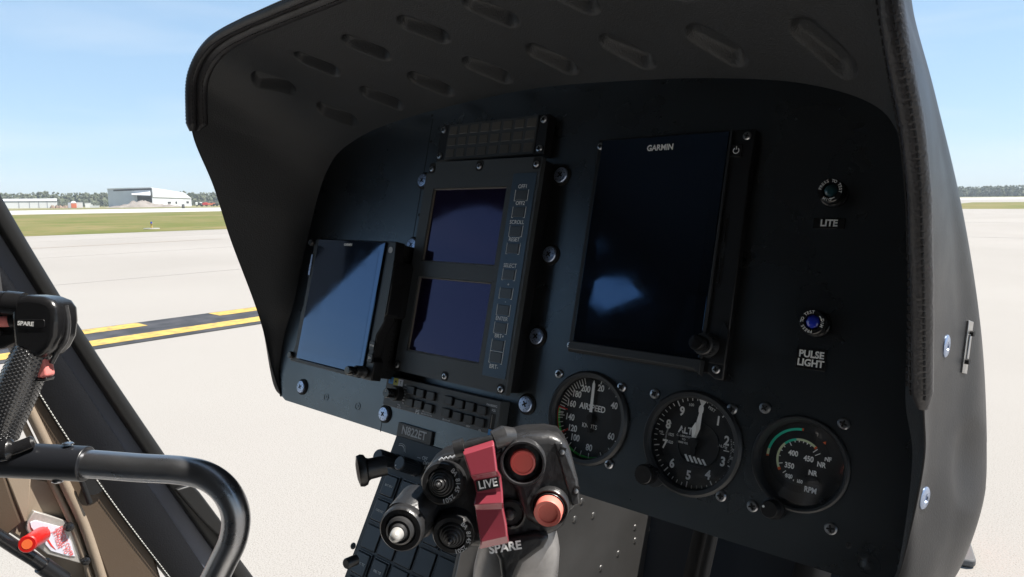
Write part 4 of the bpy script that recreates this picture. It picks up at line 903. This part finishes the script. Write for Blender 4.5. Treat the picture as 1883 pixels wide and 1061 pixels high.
b = MB(); b.box((-.73,-1.0,-1.9),(.93,.60,-1.75)); b.build('bounce_floor', FLR, cb)  # unseen floor, extended forward to catch sun and bounce it
seat = thing('bounce_seat', 'unseen pale tan cabin seat behind the viewer, bouncing light onto the panel', 'seat', Matrix.Translation((-.85,-.55,.6)))  # out of view; its pale cushions add bounce light for the dials
b = MB(); b.box((-.24,-.22,.28),(.24,.26,.42)); b.build('cushion', FLR, seat, bevel=.04, seg=3)
b = MB(); b.box((-.24,-.34,.40),(.24,-.24,1.05)); b.build('backrest', FLR, seat, bevel=.03, seg=3)
b = MB(); b.box((-.2,-.2,0),(.2,.2,.28)); b.build('seat_base', CAB, seat, bevel=.01)
# ================================================================== outdoors
def gmat(name, c1, c2, s1, c3=None, s2=40, rough=.9, bump=.3, bs=60, joints=0, bd=.01):
    m = bpy.data.materials.new(name); m.use_nodes = True; t = m.node_tree; b = t.nodes['Principled BSDF']; b.inputs['Roughness'].default_value = rough; b.inputs['Specular IOR Level'].default_value = .2
    co = t.nodes.new('ShaderNodeTexCoord')
    def noise_(s, d=6, st=None):
        n = t.nodes.new('ShaderNodeTexNoise'); n.inputs['Scale'].default_value = s; n.inputs['Detail'].default_value = d
        if st:
            mp = t.nodes.new('ShaderNodeMapping'); mp.inputs['Scale'].default_value = st; t.links.new(co.outputs['Object'], mp.inputs[0]); t.links.new(mp.outputs[0], n.inputs['Vector'])
        else: t.links.new(co.outputs['Object'], n.inputs['Vector'])
        return n
    n1 = noise_(s1); r = t.nodes.new('ShaderNodeValToRGB'); r.color_ramp.elements[0].color = (*c1,1); r.color_ramp.elements[1].color = (*c2,1); r.color_ramp.elements[0].position = .38; r.color_ramp.elements[1].position = .62
    t.links.new(n1.outputs['Fac'], r.inputs['Fac']); out = r.outputs['Color']
    if c3:
        n2 = noise_(s2, 4); r2 = t.nodes.new('ShaderNodeValToRGB'); r2.color_ramp.elements[0].position = .5; r2.color_ramp.elements[1].position = .72
        mx = t.nodes.new('ShaderNodeMix'); mx.data_type = 'RGBA'; t.links.new(n2.outputs['Fac'], r2.inputs['Fac']); t.links.new(r2.outputs['Color'], mx.inputs['Factor']); t.links.new(out, mx.inputs['A']); mx.inputs['B'].default_value = (*c3,1); out = mx.outputs['Result']
    t.links.new(out, b.inputs['Base Color'])
    nb = noise_(bs, 4); bp = t.nodes.new('ShaderNodeBump'); bp.inputs['Strength'].default_value = bump; bp.inputs['Distance'].default_value = bd; t.links.new(nb.outputs['Fac'], bp.inputs['Height']); t.links.new(bp.outputs['Normal'], b.inputs['Normal'])
    return m
CONC = gmat('concrete', (.276,.256,.233), (.302,.281,.257), .12, (.195,.178,.158), 130, bump=.5, bs=160, bd=.006)
CONC2 = gmat('runway_concrete', (.36,.345,.325), (.42,.405,.385), .02)
GRASS = gmat('dry_grass', (.105,.112,.026), (.180,.145,.060), .09, (.085,.112,.022), .5, bump=.6, bs=2, bd=.1)
SOIL = gmat('far_ground', (.16,.15,.06), (.22,.20,.10), .02)
def sheet(name, pts, z, m):
    b = MB(); b.poly([(p[0], p[1], z) for p in pts]); return struct(b.build(name, m))
sheet('ground', [(-4000,-3000),(4000,-3000),(4000,4500),(-4000,4500)], -.016, SOIL)
sheet('apron', [(-260,-400),(400,-400),(400,560),(-260,560)], -.008, CONC)
# grass islands
sheet('grass_island', [(-45.6,-300),(-44.9,12),(-43.4,26),(-42.4,80),(-36,92),(-60,180),(-139,180),(-140,70),(-146,42),(-158,-300)], -.002, GRASS)
sheet('grass_island', [(-20,103.3),(200,104.5),(200,260),(-24,197)], -.002, GRASS)
sheet('runway', [(-158.3,-300),(-146.3,42),(-140.3,70),(-139.3,400),(-240,400),(-252,129),(-254,88),(-275,-300)], .002, CONC2)
sheet('grass_verge', [(-253,20),(-254.5,88),(-252.5,129),(-240.5,400),(-300,400),(-310,130),(-312,20)], .004, GRASS)
sheet('runway', [(-80,330),(400,345),(400,552),(-80,552)], .003, CONC2)
def strip(name, pts, z, m): return sheet(name, pts, z, m)
ASPH = gmat('dark_marking_base', (.035,.037,.042), (.06,.06,.066), 3); YEL = gmat('yellow_paint', (.40,.275,.075), (.46,.32,.095), 6, (.20,.16,.09), 9)
TARL = gmat('tar_joint', (.24,.228,.213), (.27,.255,.24), 2)
y0, y1 = -40, 30
strip('marking_border', [(-10.62,y0),(-9.03,y0),(-8.99,y1),(-10.5,y1)], .000, ASPH)
tm = thing('taxiway_marking', 'double yellow taxiway line on a black border, one line solid and the other dashed', 'ground marking', Matrix.Translation((-9.8,5,0)))
b = MB(); b.box((.22,y0-5,.0036),(.61,y1-5,.0044)); b.build('solid_line', YEL, tm)
for k in range(-2, 9):
    a = 2.10+k*3.0; b = MB(); b.box((-.70,a-5,.0036),(-.34,a+1.95-5,.0044)); b.build('dash', YEL, tm)
b = MB(); b.box((-32.18,8,.001),(-32.06,16.5,.0018)); tagm(b.build('faint_marking', gmat('faint_orange', (.36,.28,.21),(.34,.28,.23),1)), 'faint orange painted line on the concrete beyond the double yellow line', 'ground marking')
b = MB()
for x in (-42.6,-37.5,-26,-17): b.box((x,-60,-.006),(x+.02,100,-.0035))
for y in (34,52,76): b.box((-44,y,-.006),(100,y+.03,-.0034))
struct(b.build('slab_joints', TARL))
# taxiway light
q = G(279,421); tl = thing('taxiway_light', 'small yellow post with a blue lamp on a pale concrete pad at the grass edge', 'taxiway light', Matrix.Translation((q[0],q[1],0)))
b = MB(); b.cyl((0,0,0),(0,0,.05),.5,n=24); b.build('pad', CONC2, tl); b = MB(); b.cyl((0,0,.06),(0,0,.34),.05,n=12).cyl((0,0,.34),(0,0,.36),.10,n=12); b.build('post', YEL, tl)
b = MB(); b.lathe([(.06,.36),(.06,.42),(.04,.48),(0,.49)],n=14); b.build('lamp', mat('blue_lamp',(.02,.05,.35),.2), tl)
# traffic cone beside the nose
q = G(1727,1010); cn = thing('traffic_cone', 'orange traffic cone on a black rubber base, mostly hidden behind the hood', 'traffic cone', Matrix.Translation((q[0],q[1],0)) @ Matrix.Rotation(R_(14),4,'Z'))
RUBB = mat('cone_rubber', (.085,.085,.085), .7, bump=.3, bscale=60)
CO = mat('cone_orange', (.80,.11,.02), .45)
b = MB(); b.prism(rrect(-.135,-.135,.135,.135,.03),0,.035); b.build('base', RUBB, cn, bevel=.008)
b = MB(); b.lathe([(.108,.035),(.104,.05),(.050,.30),(.028,.44),(.02,.45)],n=32); b.build('cone_body', CO, cn)
# hangars
HW = mat('hangar_cladding', (.48,.50,.54), .6, var=.04, vscale=.3); HWW = mat('white_cladding', (.60,.60,.60), .6, var=.03, vscale=.3)
DK = mat('dark_opening', (.03,.03,.033), .8); HD = mat('grey_trim', (.20,.21,.24), .6)
def far(px, py, d):                              # ground position in the pixel's direction at a distance
    r = M3 @ ray(px, py); h = Vector((r[0], r[1], 0)).normalized(); return h*d
def hgt(py_px, d): return py_px/FPX*d
D1 = 400
A = far(200,380,D1+6); B_ = far(281,380,D1-12); C_ = far(352,380,D1+36)
def box_build(A, B_, C_, h, roofh, t, wallm, sidem):
    """ footprint from three ground corners """
    D_ = A+(C_-B_)
    o = t.matrix_world.translation
    P_ = [p-o for p in (A, B_, C_, D_)]
    return P_
hg = thing('large_hangar', 'big pale hangar with a white door canopy and dark opening, behind an earth mound', 'hangar', Matrix.Translation(B_))
PA, PB, PC, PD = [p-B_ for p in (A, B_, C_, A+(C_-B_))]
def up(p, z): return Vector((p[0], p[1], z))
def pane(pts, m, name, parent, off=0, nrm=None, th=.3):
    b = MB(); n = (pts[1]-pts[0]).cross(pts[2]-pts[0]).normalized()
    if n.dot(-(parent.matrix_world.translation)) < 0: n = -n
    a = [p+n*(off) for p in pts]; c = [p+n*(off-th) for p in pts]
    va = [b.bm.verts.new(p) for p in a]; vb = [b.bm.verts.new(p) for p in c]; b.bm.faces.new(va); b.bm.faces.new(vb)
    for i in range(len(a)): j = (i+1) % len(a); b.bm.faces.new((va[i],va[j],vb[j],vb[i]))
    return b.build(name, m, parent, ang=20)
H1 = 8.9
pane([up(PA,0),up(PB,0),up(PB,H1),up(PA,H1)], HW, 'door_wall', hg)
pane([up(PB,0),up(PC,0),up(PC,4.6),up(PB.lerp(PC,.01),5.2)], HWW, 'side_wall', hg)
pane([up(PB,4.9),up(PC,4.4),up(PC.lerp(PB,.18),7.2),up(PB,9.3)], HWW, 'roof', hg, off=.4)
pane([up(PD,0),up(PC,0),up(PC,4.4),up(PD,H1)], HW, 'rear_wall', hg)
pane([up(PA,H1),up(PB,H1+.3),up(PC.lerp(PB,.18),7.2),up(PD,H1-.4)], HWW, 'roof', hg)
pane([up(PA.lerp(PB,.14),8.0),up(PB,8.35),up(PB,9.1),up(PA.lerp(PB,.14),8.7)], DK, 'dark_opening', hg, off=.15)
pane([up(PA.lerp(PB,.67),0),up(PB.lerp(PA,.01),0),up(PB.lerp(PA,.01),8.4),up(PA.lerp(PB,.90),6.0),up(PA.lerp(PB,.67),5.8)], DK, 'doorway', hg, off=.15)
pane([up(PA,H1+.0),up(PB,H1+.35),up(PB,H1+.8),up(PA,H1+.5)], HWW, 'fascia', hg, off=.3)
n_ = -(B_.normalized())
b = MB(); c1 = PA.lerp(PB,.55); c2 = PA.lerp(PB,.97); 
vsx = [up(c1,6.9),up(c2,7.9),up(c2+n_*7,5.7),up(c1+n_*7,6.2)]
a_ = [b.bm.verts.new(p) for p in vsx]; c_ = [b.bm.verts.new(p-Vector((0,0,.35))) for p in vsx]; b.bm.faces.new(a_); b.bm.faces.new(c_)
for i in range(4): b.bm.faces.new((a_[i],a_[(i+1)%4],c_[(i+1)%4],c_[i]))
b.build('door_canopy', HWW, hg)
for f0, f1, z0, z1 in ((.36,.44,1.6,2.6),(.56,.60,1.4,2.7),(.86,.93,1.6,2.8)): pane([up(PB.lerp(PC,f0),z0),up(PB.lerp(PC,f1),z0),up(PB.lerp(PC,f1),z1),up(PB.lerp(PC,f0),z1)], DK, 'window', hg, off=.1)
D2 = 430
A = far(-40,383,D2); B_ = far(106,383,D2); C_ = B_+B_.normalized()*22
h2_ = thing('low_hangar_row', 'long low white hangar row with narrow dark gaps between its doors, at the far left', 'hangar', Matrix.Translation(B_))
PA, PB, PC = A-B_, Vector((0,0,0)), C_-B_
pane([up(PA,0),up(PB,0),up(PB,3.7),up(PA,3.7)], HWW, 'door_wall', h2_); pane([up(PB,0),up(PC,0),up(PC,3.7),up(PB,3.7)], HW, 'end_wall', h2_)
pane([up(PA-n_*0,3.7),up(PB,3.7),up(PB*.2+PC*.5,4.8),up(PA+PC*.5,4.8)], HWW, 'roof', h2_); pane([up(PA,3.35),up(PB,3.35),up(PB,3.75),up(PA,3.75)], HD, 'eaves', h2_, off=.2)
for f in (.50,.635,.755,.865): pane([up(PA.lerp(PB,f),0),up(PA.lerp(PB,f+.006),0),up(PA.lerp(PB,f+.006),3.4),up(PA.lerp(PB,f),3.4)], HD, 'door_gap', h2_, off=.12)
# mound of earth
EARTH = gmat('bare_earth', (.19,.165,.145), (.25,.22,.195), .2, bump=.8, bs=.8, bd=.4)
q = far(268,380,372); t_ = Vector((-q[1], q[0], 0)).normalized(); f_ = q.normalized(); rows = []
for j in range(13):
    row = []
    for i in range(61):
        s = (i/60-.5)*2; e = math.sin(math.pi*j/12); prof = max(0, (1-abs(s)**1.6))
        h = e*prof*(1.6+1.7*math.exp(-((s+.15)/.28)**2)+1.3*noise.noise(Vector((i*.23,j*.4,0)))+.5*noise.noise(Vector((i*.7,j*.9,3))))
        p = -t_*s*17+f_*(j-6)*1.2; row.append((p[0],p[1],max(-.05,h)))
    rows.append(row)
b = MB(); b.grid(rows); tagm(b.build('earth_mound', EARTH), 'long ragged mound of bare earth in front of the big hangar', 'earth mound', M=Matrix.Translation(q))
# small far things
ORG = mat('orange_body', (.60,.14,.06), .5); REDB = mat('red_body', (.50,.03,.03), .5); WB = mat('white_body', (.70,.70,.68), .5); BLK = mat('tyre', (.02,.02,.02), .8)
def facing(px, py, d):
    q = far(px, py, d); return Matrix.Translation(q) @ Matrix.Rotation(math.atan2(q[1], q[0])+math.pi/2, 4, 'Z')
t = thing('portable_toilet', 'orange portable cabin with a white domed roof beside the low hangar row', 'portable toilet', facing(136,381,385))
b = MB(); b.box((-1.1,-1,0),(1.1,1,2.3)); b.build('cabin_body', ORG, t, bevel=.15); b = MB(); b.lathe([(1.5,2.3),(1.3,2.8),(.7,3.1),(0,3.2)],n=4,m=Matrix.Rotation(R_(45),4,'Z')); b.build('roof', WB, t); b = MB(); b.box((-.5,-1.06,.2),(.5,-1.0,2.0)); b.build('door', WB, t)
for px, wd, hh, lab, m_ in ((129,.8,2.6,'narrow pale site container left of the orange portable cabin',HW),(145,1.6,2.5,'pale square site container right of the orange portable cabin',HWW),(162,1.2,2.2,'white tank standing alone in the scrub left of the big hangar',WB),(168,.6,1.5,'small white cabinet next to the white tank',HWW),(174,2.0,.9,'low cream crate lying left of the big hangar',HWW)):
    t = thing('site_container', lab, 'container', facing(px,381,388)); b = MB(); b.box((-wd,-1,0),(wd,1,hh)); b.build('container_body', m_, t, bevel=.1)
    b = MB(); b.box((-wd*1.03,-1.05,hh),(wd*1.03,1.05,hh+.15)); b.build('lid', HD if m_ is HW else WB, t); b = MB(); b.box((-wd*.4,-1.06,.1),(wd*.3,-1.0,hh*.85)); b.build('door', HW, t)
t = thing('rubble_heap', 'low brown heap of rubble left of the orange portable cabin', 'rubble', facing(115,381,392)); b = MB()
for k in range(26): x = random.uniform(-4,5); b.lathe([(random.uniform(.6,1.3),0),(.5,random.uniform(.5,1.3)),(0,random.uniform(1.2,1.8))],n=6,m=Matrix.Translation((x,random.uniform(-1,1),-.1)))
b.build('rubble', mat('brick_rubble',(.20,.14,.10),.9,var=.3,vscale=1), t)
t = thing('metal_bin', 'dark upright bin standing at the runway edge before the big hangar', 'bin', facing(337,383.5,262)); b = MB(); b.box((-.45,-.4,0),(-.03,.4,1.35)).box((.03,-.4,0),(.42,.4,1.35)); b.build('bin_body', DK, t, bevel=.04); b = MB(); b.box((-.47,-.42,1.352),(.44,.42,1.40)); b.build('lid', HD, t)
def machine(px, body, cab_m, lab, d=392, L_=1.9, H=1.2):
    t = thing('parked_truck', lab, 'truck', facing(px,380,d), 'machines parked right of the big hangar'); b = MB(); b.box((-L_,-1,.6),(L_*.4,1,.6+H)); b.build('body', body, t, bevel=.12)
    b = MB(); b.box((L_*.42,-1,.6),(L_,1,.7+H*1.2)); c = b.build('cab', cab_m, t, bevel=.15); b = MB(); b.box((L_*.5,-1.05,1.5),(L_*.9,-1.0,2.0)); b.build('side_window', DK, c)
    for x in (-L_*.7,L_*.65):
        b = MB(); b.cyl((x,-1.1,.5),(x,-.7,.5),.5,n=14); b.build('wheel', BLK, t)
machine(367, BLK, WB, 'white cabbed truck with a dark body, leftmost of the machines right of the big hangar'); machine(375, REDB, WB, 'red truck with a white cab, between the dark truck and the orange one')
machine(386, ORG, REDB, 'orange truck right of the red one near the big hangar', L_=2.6, H=1.1); machine(394, BLK, DK, 'low dark truck at the right end of the parked machines', H=.9)
# far woods
LEAF = mat('far_foliage', (.055,.072,.034), .85, col2=(.115,.120,.070), vscale=.15); LEAF2 = mat('far_foliage_pale', (.07,.08,.05), .85, col2=(.10,.11,.07), vscale=.2)
_ib = bmesh.new(); bmesh.ops.create_icosphere(_ib, subdivisions=1, radius=1); _ib.verts.index_update(); IV = [v.co.copy() for v in _ib.verts]; IF = [tuple(v.index for v in f.verts) for f in _ib.faces]; _ib.free()
def wood(name, az0, az1, d, h, n, label, m, dd=30):
    V = []; F = []
    for k in range(n):
        az = R_(random.uniform(az0, az1)); r = d+random.uniform(0, dd); x, y = r*math.sin(az), r*math.cos(az)
        hh = h*random.uniform(.70,1.0)*(1+.12*noise.noise(Vector((az*40,0,0)))); wr = hh*random.uniform(.12,.24)
        for j in range(5):
            z = hh*(.15+.2*j)*random.uniform(.92,1.06); rr = wr*(1.2-.2*j)*random.uniform(.6,1.2)
            ox, oy = random.uniform(-1,1)*wr*.7, random.uniform(-1,1)*wr*.5; n0 = len(V)
            for c in IV:
                f = rr*random.uniform(.6,1.4); V.append((c[0]*f+x+ox, c[1]*f+y+oy, max(-.2, c[2]*f*1.1+min(z, hh-rr*.6))))
            F += [(a+n0, b_+n0, c_+n0) for a, b_, c_ in IF]
    me = bpy.data.meshes.new(name); me.from_pydata(V, [], F); me.materials.append(m)
    o = bpy.data.objects.new(name, me); sc.collection.objects.link(o); o['kind'] = 'stuff'; o['label'] = label; o['category'] = 'woodland'; return o
wood('woodland', -84, -57, 600, 10.6, 1500, 'far dark green belt of pines behind the hangars', LEAF)
wood('scrub', -76, -58, 560, 4.0, 500, 'low pale scrub in front of the far pine belt', LEAF2, 10)
wood('woodland', -14, 4, 800, 10.5, 1100, 'distant green tree line right of the hood, across the runway', LEAF, 60)
# ================================================================== air
hz = MB(); hz.box((-950,-500,-1.1),(500,900,30)); 
hm = bpy.data.materials.new('air'); hm.use_nodes = True; t = hm.node_tree; t.nodes.clear(); o_ = t.nodes.new('ShaderNodeOutputMaterial'); v = t.nodes.new('ShaderNodeVolumePrincipled')
v.inputs['Color'].default_value = (.85,.92,1,1); v.inputs['Density'].default_value = .00028; t.links.new(v.outputs[0], o_.inputs['Volume'])
if USE_HAZE: hzo = hz.build('haze', hm); hzo['kind'] = 'stuff'
